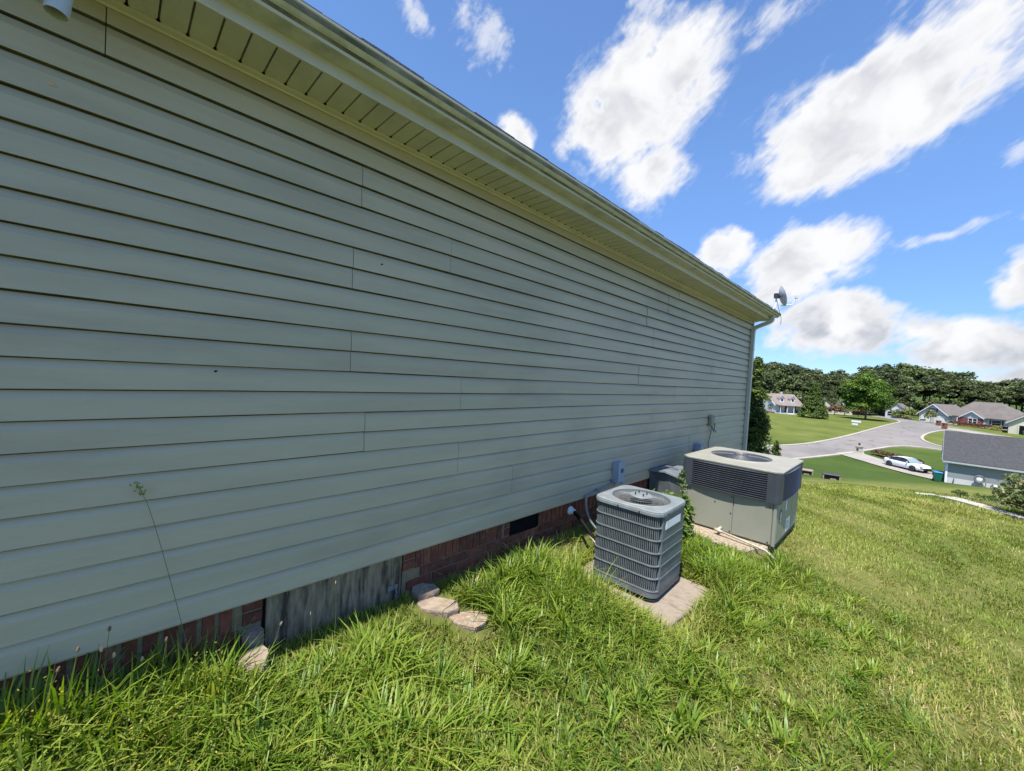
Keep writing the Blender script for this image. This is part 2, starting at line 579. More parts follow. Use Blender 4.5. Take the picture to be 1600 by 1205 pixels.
M['car_white'] = mat('car_white', (0.72, 0.73, 0.76), 0.25, 0.02, 2, coat=0.5)
M['tyre'] = mat('tyre', (0.02, 0.02, 0.02), 0.8, 0.2, 20)
M['rim'] = mat('rim', (0.30, 0.30, 0.31), 0.35, 0.1, 20, metal=0.7)
M['bin_green'] = mat('bin_green', (0.008, 0.10, 0.06), 0.5, 0.08, 4)
M['bin_blue'] = mat('bin_blue', (0.02, 0.18, 0.50), 0.5, 0.05, 4)
M['teal'] = mat('teal', (0.16, 0.52, 0.46), 0.5, 0.05, 4)
M['bark'] = mat('bark', (0.10, 0.075, 0.055), 0.95, 0.3, 3, stretch=(1, 1, 0.3))
M['light_red'] = mat('light_red', (0.35, 0.02, 0.02), 0.3, 0.05, 4)
M['grime'] = mat('grime', (0.105, 0.098, 0.068), 0.95, 0.3, 12)  # lap dirt that also carries the painted contact shadow of the siding
M['moth'] = mat('moth', (0.55, 0.36, 0.22), 0.8, 0.2, 200)

M['grass'] = leaf_mat('grass', (0.060, 0.108, 0.016), (0.205, 0.262, 0.036), (0.40, 0.33, 0.12), 0.30, 0.45)
M['tallgrass'] = leaf_mat('tallgrass', (0.042, 0.115, 0.015), (0.190, 0.285, 0.034), (0.38, 0.40, 0.08), 0.42, 0.4)
M['clover'] = leaf_mat('clover', (0.045, 0.10, 0.015), (0.11, 0.19, 0.03), (0.40, 0.30, 0.04), 0.3)
M['weed'] = leaf_mat('weed', (0.045, 0.095, 0.018), (0.10, 0.17, 0.03), (0.20, 0.25, 0.06), 0.35)
M['conifer'] = leaf_mat('conifer', (0.020, 0.034, 0.010), (0.055, 0.095, 0.016), (0.14, 0.19, 0.03), 0.18)
M['maple'] = leaf_mat('maple', (0.030, 0.075, 0.010), (0.088, 0.165, 0.018), (0.20, 0.28, 0.025), 0.30)
M['forest'] = leaf_mat('forest', (0.034, 0.050, 0.018), (0.085, 0.112, 0.036), (0.165, 0.185, 0.055), 0.22, rnd=0.4)
M['shrub'] = leaf_mat('shrub', (0.045, 0.07, 0.025), (0.13, 0.165, 0.055), (0.34, 0.29, 0.16), 0.25)
M['redshrub'] = leaf_mat('redshrub', (0.06, 0.022, 0.018), (0.13, 0.05, 0.04), (0.17, 0.13, 0.04), 0.2)
M['yellowshrub'] = leaf_mat('yellowshrub', (0.10, 0.11, 0.02), (0.26, 0.25, 0.04), (0.45, 0.38, 0.06), 0.2)


# ------------------------------------------------------------------ terrain
FWX, FWY = -0.7066, 0.7077
KA = np.array([-900, -60, 0, 5, 10, 15, 20, 30, 40, 45, 52, 60, 75, 90, 105, 120, 140, 165, 200, 260, 400, 900., 2500])
KD = np.array([10, 2.2, 1.5, 1.75, 2.62, 3.5, 4.35, 6.6, 9.1, 9.75, 9.5, 8.9, 8.0, 7.4, 7.0, 7.0, 7.3, 6.5, 3.5, -1.5, -4., 0., 10.])


def sst(a, b, x):
    t = np.clip((x - a) / (b - a), 0, 1)
    return t * t * (3 - 2 * t)


def terrain(X, Y):
    X = np.asarray(X, float)
    Y = np.asarray(Y, float)
    dx = X - CAMX
    a = dx * FWX + Y * FWY
    l = dx * FWY - Y * FWX
    near = -.29 - .15 * np.clip(X, -1, 8) + .10 * np.exp(-((Y + .3) / .38) ** 2 - (X / .5) ** 2)
    d = 0
    for o in (-2, -1, 0, 1, 2):
        d = d + .2 * np.interp(a + o * np.clip(a / 12, 0.2, 4), KA, KD)
    d = d + .6 * sst(12, 25, l) * sst(10, 18, a) * (1 - sst(34, 42, a))
    w = sst(4.5, 12, a)
    z = near * (1 - w) + (CAMZ - d) * w
    # level places cut for the two cooling units
    for x0, x1, y0, y1, zl in ((.26, 1.20, 2.62, 3.44, -.475), (.28, 1.31, 4.36, 5.85, -.452)):
        e = np.maximum(np.maximum(x0 - X, X - x1), np.maximum(y0 - Y, Y - y1))
        k = 1 - sst(0.02, .20, e)
        z = z * (1 - k) + np.minimum(z, zl) * k
    return z


def tz(x, y):
    return float(terrain(x, y))


def axis(segs):
    out = []
    for a, b, st in segs:
        out += list(np.arange(a, b, st))
    out.append(segs[-1][1])
    return np.array(out)


gx = axis([(-1600, -300, 130), (-300, -80, 22), (-80, -14, 4.5), (-14, -2, 1.2), (-2, 0, .2), (0, 1.6, .08), (1.6, 7, .2), (7, 40, 1.6), (40, 120, 8), (120, 400, 28), (400, 1600, 120)])
gy = axis([(-1600, -200, 140), (-200, -12, 14), (-12, -1, 1.0), (-1, 2.2, .2), (2.2, 6.2, .08), (6.2, 14, .22), (14, 30, .8), (30, 125, 1.3), (125, 240, 4), (240, 420, 18), (420, 2200, 130)])
GX, GY = np.meshgrid(gx, gy)
GZ = terrain(GX, GY)
nx_, ny_ = len(gx), len(gy)
idx = np.arange(nx_ * ny_).reshape(ny_, nx_)
quads = np.stack([idx[:-1, :-1], idx[:-1, 1:], idx[1:, 1:], idx[1:, :-1]], -1).reshape(-1, 4)
# how lush the lawn is (the neighbours' watered lawns against this dry slope)
A_ = (GX - CAMX) * FWX + GY * FWY
lush = .5 * sst(38, 43, A_) + .5 * sst(62, 70, A_) - .5 * sst(128, 140, A_)
gm, nt, b = new_mat('lawn')
N, L = nt.nodes, nt.links
geo = N.new('ShaderNodeNewGeometry')


def gnoise(scale, detail=6, stretch=(1, 1, 1), rough=0.6):
    mp = N.new('ShaderNodeMapping')
    mp.inputs['Scale'].default_value = stretch
    L.new(geo.outputs['Position'], mp.inputs[0])
    n = N.new('ShaderNodeTexNoise')
    n.inputs['Scale'].default_value = scale
    n.inputs['Detail'].default_value = detail
    n.inputs['Roughness'].default_value = rough
    L.new(mp.outputs[0], n.inputs['Vector'])
    return n.outputs[0]


def gramp(v, stops):
    r = N.new('ShaderNodeValToRGB')
    r.color_ramp.elements[0].position = stops[0][0]
    r.color_ramp.elements[0].color = (*stops[0][1], 1)
    r.color_ramp.elements[1].position = stops[-1][0]
    r.color_ramp.elements[1].color = (*stops[-1][1], 1)
    for p, c in stops[1:-1]:
        e = r.color_ramp.elements.new(p)
        e.color = (*c, 1)
    L.new(v, r.inputs[0])
    return r.outputs[0]


def gmix(f, a, c, mode='MIX'):
    x = N.new('ShaderNodeMix')
    x.data_type = 'RGBA'
    x.blend_type = mode
    if isinstance(f, float):
        x.inputs['Factor'].default_value = f
    else:
        L.new(f, x.inputs['Factor'])
    L.new(a, x.inputs['A'])
    L.new(c, x.inputs['B'])
    return x.outputs['Result']


dry = gramp(gnoise(3.5, 8, rough=0.7), [(0.30, (0.070, 0.080, 0.022)), (0.5, (0.135, 0.145, 0.038)), (0.70, (0.25, 0.205, 0.09))])
dry2 = gramp(gnoise(0.6, 5), [(0.35, (0.095, 0.125, 0.025)), (0.65, (0.19, 0.195, 0.055))])
dryc = gmix(0.5, dry, dry2)
wet = gramp(gnoise(0.12, 7), [(0.32, (0.034, 0.060, 0.014)), (0.5, (0.050, 0.082, 0.017)), (0.70, (0.078, 0.105, 0.023))])
wet2 = gramp(gnoise(1.1, 6), [(0.3, (0.032, 0.062, 0.012)), (0.7, (0.075, 0.11, 0.02))])
wetc = gmix(0.35, wet, wet2)
at = N.new('ShaderNodeAttribute')
at.attribute_name = 'tint'
f1 = N.new('ShaderNodeMath')
f1.operation = 'MULTIPLY'
f1.inputs[1].default_value = 2.0
f1.use_clamp = True
L.new(at.outputs['Fac'], f1.inputs[0])
f2 = N.new('ShaderNodeMath')
f2.operation = 'MULTIPLY_ADD'
f2.inputs[1].default_value = 2.0
f2.inputs[2].default_value = -1.0
f2.use_clamp = True
L.new(at.outputs['Fac'], f2.inputs[0])
farc = gramp(gnoise(0.16, 8, rough=0.7), [(0.30, (0.070, 0.095, 0.020)), (0.5, (0.105, 0.128, 0.028)), (0.70, (0.150, 0.155, 0.042))])
lawnc = gmix(f2.outputs[0], gmix(f1.outputs[0], dryc, wetc), farc)
L.new(lawnc, b.inputs['Base Color'])
b.inputs['Roughness'].default_value = 0.95
b.inputs['Specular IOR Level'].default_value = 0.1
bp = N.new('ShaderNodeBump')
bp.inputs['Strength'].default_value = 0.9
bp.inputs['Distance'].default_value = 0.06
L.new(gnoise(7, 8, rough=0.75), bp.inputs['Height'])
L.new(bp.outputs[0], b.inputs['Normal'])
gv = np.stack([GX, GY, GZ], -1).reshape(-1, 3)
ground = link('ground', np_mesh('ground', gv, quads, gm, tint=lush.ravel(), smooth=True), None)
tag(ground, 'grassy ground sloping down from the house to the street', None, None, 'structure')


def drape_poly(name, pts, m, lift, maxlen=2.5):
    bm = bmesh.new()
    from mathutils.geometry import tessellate_polygon
    vs = [bm.verts.new((x, y, 0)) for x, y in pts]
    for t_ in tessellate_polygon([[Vector((x, y, 0)) for x, y in pts]]):
        if len(set(t_)) == 3 and abs((vs[t_[1]].co - vs[t_[0]].co).cross(vs[t_[2]].co - vs[t_[0]].co).z) > 1e-6:
            try:
                bm.faces.new([vs[k] for k in t_])
            except ValueError:
                pass
    for _ in range(7):
        es = [e for e in bm.edges if e.calc_length() > maxlen]
        if not es:
            break
        bmesh.ops.subdivide_edges(bm, edges=es, cuts=1, use_grid_fill=False)
        bmesh.ops.triangulate(bm, faces=[f for f in bm.faces if len(f.verts) > 3])
    for v in bm.verts:
        v.co.z = tz(v.co.x, v.co.y) + lift
    bmesh.ops.recalc_face_normals(bm, faces=bm.faces)
    if sum(f.normal.z for f in bm.faces) < 0:
        bmesh.ops.reverse_faces(bm, faces=bm.faces)
    me = bpy.data.meshes.new(name)
    bm.to_mesh(me)
    bm.free()
    return link(name, me, m)


def resample(pts, step):
    out = [Vector((*pts[0], 0))]
    for p in pts[1:]:
        a, c = out[-1].copy(), Vector((*p, 0))
        n = max(1, int((c - a).length / step))
        for i in range(1, n + 1):
            out.append(a.lerp(c, i / n))
    return out


def smooth_line(pts, k=2):
    for _ in range(k):
        q = [pts[0]]
        for a, c in zip(pts[:-1], pts[1:]):
            q += [(a[0] * .75 + c[0] * .25, a[1] * .75 + c[1] * .25), (a[0] * .25 + c[0] * .75, a[1] * .25 + c[1] * .75)]
        pts = q + [pts[-1]]
    return pts


def strip(name, pts, width, m, h0, h1, step=1.5, side=0.0):
    """raised strip (kerb, path) following a line on the ground"""
    P = resample(pts, step)
    mb = MB()
    vs = []
    n = len(P)
    for i, p in enumerate(P):
        t = (P[min(i + 1, n - 1)] - P[max(i - 1, 0)]).normalized()
        q = Vector((-t.y, t.x, 0))
        for s, h in ((-.5, h0), (-.5, h1), (.5, h1), (.5, h0)):
            c = p + q * ((s + side) * width)
            vs.append((c.x, c.y, tz(c.x, c.y) + h))
    fs = []
    for i in range(n - 1):
        for k in range(3):
            a = i * 4 + k
            fs.append((a, a + 1, a + 5, a + 4))
    fs += [(0, 1, 2, 3), (4 * n - 4, 4 * n - 3, 4 * n - 2, 4 * n - 1)]
    return mb.add(vs, fs).build(name, m)


near_edge = [(-30, 22), (-18, 44), (-11.07, 57.94), (-7.51, 67.31), (-4.5, 75.76), (-2.51, 82.35), (-0.91, 87.7), (0.48, 92.43), (2.76, 96.63), (6.5, 98.0), (14, 97.8), (30, 97)]
isl = [(30, 100.5), (14, 100.2), (8.82, 99.9), (6.6, 101.5), (4.6, 106.3), (4.2, 112.52), (5.14, 122.5), (7.4, 134), (9.6, 141.0), (14.0, 136.5), (20, 130), (32, 118)]
topl = [(33, 122), (20.5, 135.5), (14.9, 143.2), (10.6, 150.0), (8.3, 157.6), (5.28, 163.6), (1.25, 174), (-3.54, 184), (-10.82, 193.5), (-18.97, 197.5), (-30, 199), (-60, 200)]
lawn = [(-60, 193), (-30, 193), (-19.75, 191.37), (-15.85, 190.21), (-10.0, 184), (-4.66, 174.88), (-0.69, 163.86), (1.2, 155), (1.0, 149), (-0.67, 135.27), (-3.09, 114.04), (-5.03, 99.21), (-6.74, 88.69), (-8.39, 81.15), (-10.12, 75.99), (-12.4, 71.3), (-18, 61), (-27, 46), (-38, 24)]
near_edge, isl, topl, lawn = (smooth_line(x) for x in (near_edge, isl, topl, lawn))
road = drape_poly('road', near_edge + isl + topl + lawn, M['asphalt'], 0.06)
tag(road, 'pale asphalt street curving through the valley', None, None, 'structure')
for nm, ln, lb, sd in (('kerb', near_edge, 'concrete kerb along the near edge of the street', -.5), ('kerb', isl, 'concrete kerb round the small lawn by the driveway', -.5),
                       ('kerb', lawn, 'pale kerb round the large corner lawn', -.5)):
    tag(strip(nm, ln, 0.45, M['kerb'], -0.1, 0.15, side=sd), lb, None, 'street kerbs', 'structure')
tag(strip('kerb', topl, 0.5, M['kerb'], -0.1, 0.16, side=-.5), 'pale kerb on the far side of the street', None, 'street kerbs', 'structure')
drv = [(-5.0, 76.0), (-2.3, 82.6), (-1.9, 79.6), (1.5, 75.6), (3.6, 73.9), (5.0, 73.0), (5.0, 66.2), (1.6, 69.8), (-1.6, 73.2)]
tag(drape_poly('driveway', drv, M['drive'], 0.095, 1.6), 'concrete driveway beside the blue grey house', None, None, 'structure')
tag(strip('driveway', [(9.3, 145.2), (14.2, 139.4), (20, 132.5), (30, 121)], 5.0, M['drive'], -.2, 0.10), 'long pale concrete driveway in front of the ranch house', None, None, 'structure')
tag(strip('path', [(2.76, 18.5), (2.95, 13.6), (3.1, 12.6), (3.45, 11.75), (3.75, 11.55), (4.3, 11.3), (6, 10.9)], 0.42, M['path'], -.12, 0.045, 0.25), 'narrow pale concrete strip at the lawn edge', None, None, 'structure')
tag(strip('mulch_bed', [(3.5, 21), (3.62, 16), (3.9, 13.4), (5.2, 12.3), (7, 12)], 0.9, M['mulch'], -.1, 0.02, 0.5), 'brown mulch bed behind the concrete strip', None, None, 'structure')

# ------------------------------------------------------------------ the house
YA, YB = -3.2, 8.74          # ends of the long wall (the near end is behind the camera's left)
SOF = 2.476                  # soffit height
house = thing('house', 'grey green vinyl sided house with low brick foundation and deep soffit', 'house', (0, 0, 0))
core = MB().box(-8.5, -.03, YA, YB - .02, -4.5, -.006)
core.build('foundation_core', M['mortar'], house)
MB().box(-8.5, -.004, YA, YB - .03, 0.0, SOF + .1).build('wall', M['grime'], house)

EXP = 0.1143


def course_prof(z, top):
    p = [(-0.002, z + .0004), (0.0195, z - .0012), (0.0205, z + .0015), (0.0190, z + .012), (0.0155, z + .078), (0.0132, z + .083), (0.0042, z + .1075), (-0.002, z + .1085)]
    if top < z + EXP:
        p = [(x, min(q, top)) for x, q in p]
    return p


def siding_panel(z0, rows, y0, y1, ztop, dx, seed):
    rg = random.Random(seed)
    prof = []
    for r in range(rows):
        prof += course_prof(z0 + r * EXP, ztop)
    ny = max(2, int((y1 - y0) / 0.3))
    ph, ph2 = rg.uniform(0, 6), rg.uniform(0, 6)
    vs, fs = [], []
    n = len(prof)
    for i in range(ny + 1):
        y = y0 + (y1 - y0) * i / ny
        w = .0014 * math.sin(y * 2.1 + ph) + .0010 * math.sin(y * 5.3 + ph2)
        zz = .0013 * math.sin(y * 1.3 + ph2) + .0007 * math.sin(y * 3.7 + ph)
        for k, (x, z) in enumerate(prof):
            vs.append((x + dx + w * (x > .006), y, z + zz))
    for i in range(ny):
        for k in range(n - 1):
            a = i * n + k
            fs.append((a, a + 1, a + n + 1, a + n))
    # thin end flange of the panel so that its lapped end shows an edge
    o = len(vs)
    for k, (x, z) in enumerate(prof):
        vs.append((x + dx - .003, y1, z))
    for k in range(n - 1):
        fs.append((ny * n + k, ny * n + k + 1, o + k + 1, o + k))
    o2 = len(vs)
    for k, (x, z) in enumerate(prof):
        vs.append((x + dx - .003, y0, z))
    for k in range(n - 1):
        fs.append((k, k + 1, o2 + k + 1, o2 + k))
    mb = MB().add(vs, fs)
    mb.grime = [i * (n - 1) + k for i in range(ny) for k in range(n - 1) if k % 8 in (0, 6, 7)]  # undersides and slots coloured dark: dirt plus painted lap shadow
    return mb


JOINTS = [[2.96, 6.55], [2.27, 5.9], [1.715, 5.35], [1.025, 4.62, 8.1], [1.705, 5.3], [0.925, 4.25, 7.9],
          [2.93, 6.6], [0.915, 4.55, 8.0], [1.56, 4.36, 7.3], [0.945, 4.9, 7.6], [3.55, 5.2, 7.2]]
for r, js in enumerate(JOINTS):
    z0 = r * 2 * EXP
    ed = [YA] + ([js[0] - 3.6] if js[0] - 3.6 > YA + .3 else []) + js + [YB - .055]
    for i in range(len(ed) - 1):
        # every other panel laps 25 mm over its neighbour
        gap = .0016
        sp_m = siding_panel(z0, 2, ed[i] + (gap if i else 0), ed[i + 1] - (gap if i < len(ed) - 2 else 0), SOF - .004,
                            .0026 if i % 2 else 0.0, r * 31 + i)
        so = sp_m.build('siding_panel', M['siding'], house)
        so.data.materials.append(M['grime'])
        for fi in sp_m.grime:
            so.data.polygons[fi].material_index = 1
# starter strip under the lowest panel
MB().box(-.004, .012, YA, YB - .05, -.012, .0008).build('starter_strip', M['siding'], house)
# outside corner post
MB().box(-.06, .026, YB - .058, YB + .006, -.01, SOF - .003).build('corner_post', M['downspout'], house)

# soffit: wall channel, strips with grooves between them, fascia
ch = MB()
ch.prism([(.012, SOF - .002), (.012, SOF - .016), (.030, SOF - .020), (.034, SOF - .013), (.058, SOF - .010), (.060, SOF - .003), (.060, SOF)], YA, YB + .09)
ch.build('soffit_channel', M['trim'], house)
PITCH = 0.0893
g0 = 0.180
ks = range(int((YA - g0) / PITCH) - 1, int((YB + .1 - g0) / PITCH) + 1)
spf = [(0.0045, .0075), (0.0055, .001), (0.011, 0.0), (PITCH - .008, 0.0), (PITCH - .0025, .001), (PITCH - .0015, .0075)]
sm = MB()
for a, c in zip(spf[:-1], spf[1:]):
    sm.add([(.052, a[0], a[1]), (.292, a[0], a[1]), (.292, c[0], c[1]), (.052, c[0], c[1])], [(0, 1, 2, 3)])
sme = sm.mesh('soffit_strip')
for k in ks:
    link('soffit_strip', sme, M['soffit'], house, (0, g0 + k * PITCH, SOF + random.uniform(-.0006, .0006)))
MB().box(.02, .287, YA, YB + .1, SOF + .0085, SOF + .02).build('soffit_backing', M['wood_dark'], house)
hole = MB()
for k in ks:
    y = g0 + k * PITCH
    hole.lathe([(.0001, -.0006), (.0062, -.0006), (.0065, .004)], (.066, y + .001, SOF - .0025), 8)
tag(hole.build('soffit_hole', M['black'], house), kind='stuff')
fa = [(.288, SOF - .004), (.298, SOF - .004), (.300, SOF + .002), (.300, SOF + .19), (.288, SOF + .19)]
for a, c in ((YA, 2.46), (2.462, 6.1), (6.102, YB + .1)):
    MB().prism(fa, a, c).build('fascia', M['trim'], house)
gp = [(.2992, 2.60), (.2992, 2.529), (.2996, 2.5275), (.380, 2.5275), (.386, 2.5290), (.3885, 2.534), (.3905, 2.540), (.395, 2.546), (.402, 2.551), (.412, 2.556),
      (.424, 2.566), (.429, 2.577), (.4285, 2.587), (.434, 2.590), (.4345, 2.600), (.428, 2.602), (.424, 2.598), (.422, 2.58), (.410, 2.562), (.385, 2.540), (.306, 2.533), (.306, 2.60)]
for a, c in ((YA, 2.9), (2.902, 5.6), (5.602, YB + .095)):
    go = MB().prism(gp, a, c).build('gutter', M['gutter'], house)
    go.data.materials.append(M['gutter_dirt'])
    go.data.materials.append(M['trim'])
    for fi, mi in ((4, 2), (5, 2), (6, 1), (7, 1), (10, 1), (11, 1), (12, 2), (13, 2)):
        go.data.polygons[fi].material_index = mi
MB().prism([(.3035, 2.531), (.385, 2.531), (.402, 2.552), (.429, 2.575), (.4285, 2.588), (.4335, 2.600), (.3035, 2.600)], YB + .0955, YB + .099).build('gutter_cap', M['gutter'], house)
# roof: deck, drip edge and the row of shingles that shows along the eave
rs = 0.42


def rz_(x, off=0.0):
    return 2.640 + (.375 - x) * rs + off


rf = MB()
rf.prism([(.36, rz_(.36)), (-4.2, rz_(-4.2)), (-4.2, rz_(-4.2) - .12), (.30, rz_(.30) - .03), (.36, rz_(.36) - .03)], YA, YB + .12)
rf.prism([(-4.2, rz_(-4.2)), (-8.8, rz_(-4.2) - 4.6 * rs), (-8.8, rz_(-4.2) - 4.6 * rs - .1), (-4.2, rz_(-4.2) - .12)], YA, YB + .12)
roof = rf.build('roof', M['shingle'], house)
de = MB().prism([(.300, rz_(.300) - .031), (.362, rz_(.362) - .0305), (.368, rz_(.368) - .034), (.368, rz_(.368) - .052), (.365, rz_(.368) - .052), (.3645, rz_(.3645) - .036), (.300, rz_(.300) - .036)], YA, YB + .12)
de.build('drip_edge', M['trim'], house)
sh = []
for v in range(3):
    rg = random.Random(v)
    m_ = MB()
    w_ = .165 - .004
    j = [rg.uniform(-.004, .004) for _ in range(4)]
    x0, x1 = .372, .20
    vs = []
    for y, jj in ((0, j[0]), (w_ * .5, j[1]), (w_, j[2])):
        for x, of in ((x0 + jj, .0), (x0 + jj, .011 + rg.uniform(0, .004)), (x1, .012), (x1, .0)):
            vs.append((x, y, rz_(x, of)))
    fs = []
    for i in range(2):
        for k in range(4):
            fs.append((i * 4 + k, i * 4 + (k + 1) % 4, i * 4 + 4 + (k + 1) % 4, i * 4 + 4 + k))
    fs += [(0, 1, 2, 3), (8, 9, 10, 11)]
    m_.add(vs, fs)
    sh.append(m_.mesh('shingle'))
y = YA
while y < YB + .1:
    link('shingle', random.choice(sh), M['shingle'], roof, (random.uniform(-.003, .004), y, random.choice((.001, .003, .007))))
    y += .165
# gable end beyond the wall (seen only from the far side)
MB().prism([(-8.5, SOF), (-.03, SOF), (.28, SOF + .02), (.28, rz_(.28) - .04), (-4.2, rz_(-4.2) - .13), (-8.5, rz_(-4.2) - 4.3 * rs - .12)], YB - .02, YB).build('gable', M['siding'], house)

# downspout with its elbows, brackets
ds = MB()


def rect_pipe(mb, pts, wx, wy):
    P = [Vector(p) for p in pts]
    vs, fs = [], []
    for i, p in enumerate(P):
        t = (P[min(i + 1, len(P) - 1)] - P[max(i - 1, 0)]).normalized()
        yv = Vector((0, 1, 0))
        xv = yv.cross(t).normalized()
        for a, c in ((-1, -1), (1, -1), (1, 1), (-1, 1)):
            vs.append(tuple(p + xv * (a * wx / 2) + yv * (c * wy / 2)))
    for i in range(len(P) - 1):
        for k in range(4):
            fs.append((i * 4 + k, i * 4 + (k + 1) % 4, i * 4 + 4 + (k + 1) % 4, i * 4 + 4 + k))
    fs += [(0, 1, 2, 3), tuple(range(len(vs) - 4, len(vs)))]
    mb.add(vs, fs)


DY = 8.60
rect_pipe(ds, [(.052, DY, 2.27), (.052, DY, -.55)], .055, .085)
dsp = ds.build('downspout', M['downspout'], house)
e1 = MB()
rect_pipe(e1, [(.345, DY, 2.527), (.345, DY, 2.47), (.335, DY, 2.445), (.30, DY, 2.42), (.12, DY, 2.345), (.075, DY, 2.32), (.056, DY, 2.29), (.053, DY, 2.25)], .060, .090)
e1.build('elbow', M['downspout'], dsp)
st_ = MB()
for z in (1.9, .7):
    st_.box(.02, .083, DY - .06, DY + .06, z, z + .028)
st_.build('strap', M['downspout'], dsp)

# foundation of brick: a soldier course over stretchers, one weathered plywood hatch, one vent
HY0, HY1 = .56, 1.335       # hatch
VY0, VY1 = 2.31, 2.66       # vent


def brick_mesh(w, h, seed):
    rg = random.Random(seed)
    x1 = -.013
    j = lambda: rg.uniform(-.0018, .0018)
    b = .003
    vs = [(-.04, -w / 2, -h / 2), (-.04, w / 2, -h / 2), (-.04, w / 2, h / 2), (-.04, -w / 2, h / 2),
          (x1 - b, -w / 2 + j(), -h / 2 + j()), (x1 - b, w / 2 + j(), -h / 2 + j()), (x1 - b, w / 2 + j(), h / 2 + j()), (x1 - b, -w / 2 + j(), h / 2 + j()),
          (x1 + j(), -w / 2 + b, -h / 2 + b), (x1 + j(), w / 2 - b, -h / 2 + b), (x1 + j(), w / 2 - b, h / 2 - b), (x1 + j(), -w / 2 + b, h / 2 - b)]
    fs = [(8, 9, 10, 11)]
    for r in (0, 4):
        for k in range(4):
            fs.append((r + k, r + (k + 1) % 4, r + 4 + (k + 1) % 4, r + 4 + k))
    return MB().add(vs, fs).mesh('brick')


found = MB().box(-.06, -.022, YA, YB - .03, -.75, -.004).build('foundation', M['mortar'], house)
SOLD = [brick_mesh(.052, .135, s) for s in range(4)]
SOLDW = [brick_mesh(.046, .135, s + 10) for s in range(4)]
STR = [brick_mesh(.192, .056, s + 20) for s in range(4)]
HALF = [brick_mesh(.085, .056, s + 30) for s in range(3)]
nb = 0


def put(me, y, z):
    global nb
    nb += 1
    link('brick', me, M['brick'], found, (random.uniform(-.0015, .0015), y, z))


y = -.30
while y < 6.6:
    left = y < HY0
    p = .0665 if left else .0615
    yc = y + p / 2
    if (HY0 - .10 < yc < HY1 + .085) or (VY0 - .06 < yc < VY1 + .07):
        y += p
        continue
    put(random.choice(SOLDW if left else SOLD), yc, -.0745)
    y += p
for yc in (HY0 - .05, HY1 + .047, VY0 - .028, VY1 + .035):
    for z in (-.04, -.107):
        put(random.choice(HALF if yc < 2 else [SOLDW[0]]), yc, z) if yc < 2 else link('brick', HALF[0], M['brick'], found, (0, yc, z)).__setattr__('scale', (1, .6, 1))
for row, z in enumerate((-.178, -.245, -.312)):
    y = -.35 + (row % 2) * .1
    lim = 6.6 if row < 2 else 4.2
    while y < lim:
        yc = y + .101
        if not (HY0 - .09 < yc < HY1 + .09):
            put(random.choice(STR), yc, z)
        y += .202
# hatch
hp = MB()
hp.box(-.02, -.004, HY0 + .006, HY1 - .012, -.40, -.016)
hatch = hp.build('access_panel', M['plywood'], house)
MB().box(-.06, -.021, HY0 - .01, HY1 + .005, -.42, -.005).build('hatch_opening', M['black'], house)
la = MB()
la.box(-.004, .002, HY1 - .10, HY1 - .035, -.225, -.195)
la.tube([(.004, HY1 - .06, -.20), (.008, HY1 - .05, -.225), (.012, HY1 - .045, -.25), (.01, HY1 - .052, -.262)], .006, 6)
la.lathe([(.0, -.012), (.012, -.01), (.014, .008), (0, .012)], (.012, HY1 - .045, -.275), 10)
la.build('latch', M['galv'], hatch)
# vent
vb = MB().box(-.06, -.0205, VY0 + .004, VY1 - .004, -.142, -.004)
vent = vb.build('crawlspace_vent', M['black'], house)
vf = MB()
for a, c, d_, e_ in ((VY0 + .004, VY1 - .004, -.142, -.134), (VY0 + .004, VY1 - .004, -.012, -.004), (VY0 + .004, VY0 + .014, -.134, -.012), (VY1 - .014, VY1 - .004, -.134, -.012)):
    vf.box(-.0204, -.010, a, c, d_, e_)
vf.build('frame', M['black'], vent)
for k in range(9):
    z = -.128 + k * .0128
    MB().add([(-.0203, VY0 + .014, z + .006), (-.0203, VY1 - .014, z + .006), (-.014, VY1 - .014, z), (-.014, VY0 + .014, z)], [(0, 1, 2, 3)]).build('slat', M['black'], vent)

# ------------------------------------------------------------------ things on the house wall
db = thing('disconnect_box', 'blue grey electrical disconnect box on the siding near the small round topped condenser', 'electrical box', (.019, 3.80, .07))
b_ = MB().bbox(0, .072, 0, .125, 0.0, .225, .004)
b_.build('body', M['boxgrey'], db)
MB().bbox(.066, .083, -.004, .129, .018, .234, .004).build('lid', M['boxgrey'], db)
MB().box(.083, .0845, .04, .095, .12, .165).build('label', M['galv_dark'], db)
MB().box(.080, .092, .05, .08, .004, .02).build('hasp', M['galv'], db)
cd = MB()
pts = [(.03, .02, .012), (.03, -.06, .0), (.03, -.30, -.03), (.03, -.46, -.045), (.033, -.51, -.055), (.045, -.53, -.085), (.06, -.535, -.16), (.09, -.52, -.26), (.16, -.46, -.36), (.26, -.36, -.44), (.36, -.25, -.475)]
# bend it smoothly
sm_pts = smooth_line3 = None


def smooth3(pts, k=2):
    pts = [Vector(p) for p in pts]
    for _ in range(k):
        q = [pts[0]]
        for a, c in zip(pts[:-1], pts[1:]):
            q += [a.lerp(c, .25), a.lerp(c, .75)]
        pts = q + [pts[-1]]
    return pts


cd.tube(smooth3(pts), .0115, 8)
cd.build('conduit', M['conduit'], db, smooth=True)
cn = MB()
cn.tube([(.03, .04, .014), (.03, -.02, .006)], .018, 8)
cn.tube([(.03, -.505, -.04), (.032, -.515, -.06)], .017, 8)
cn.tube([(.0, -.30, -.03), (.042, -.30, -.03)], .02, 8)
cn.build('connector', M['galv'], db)

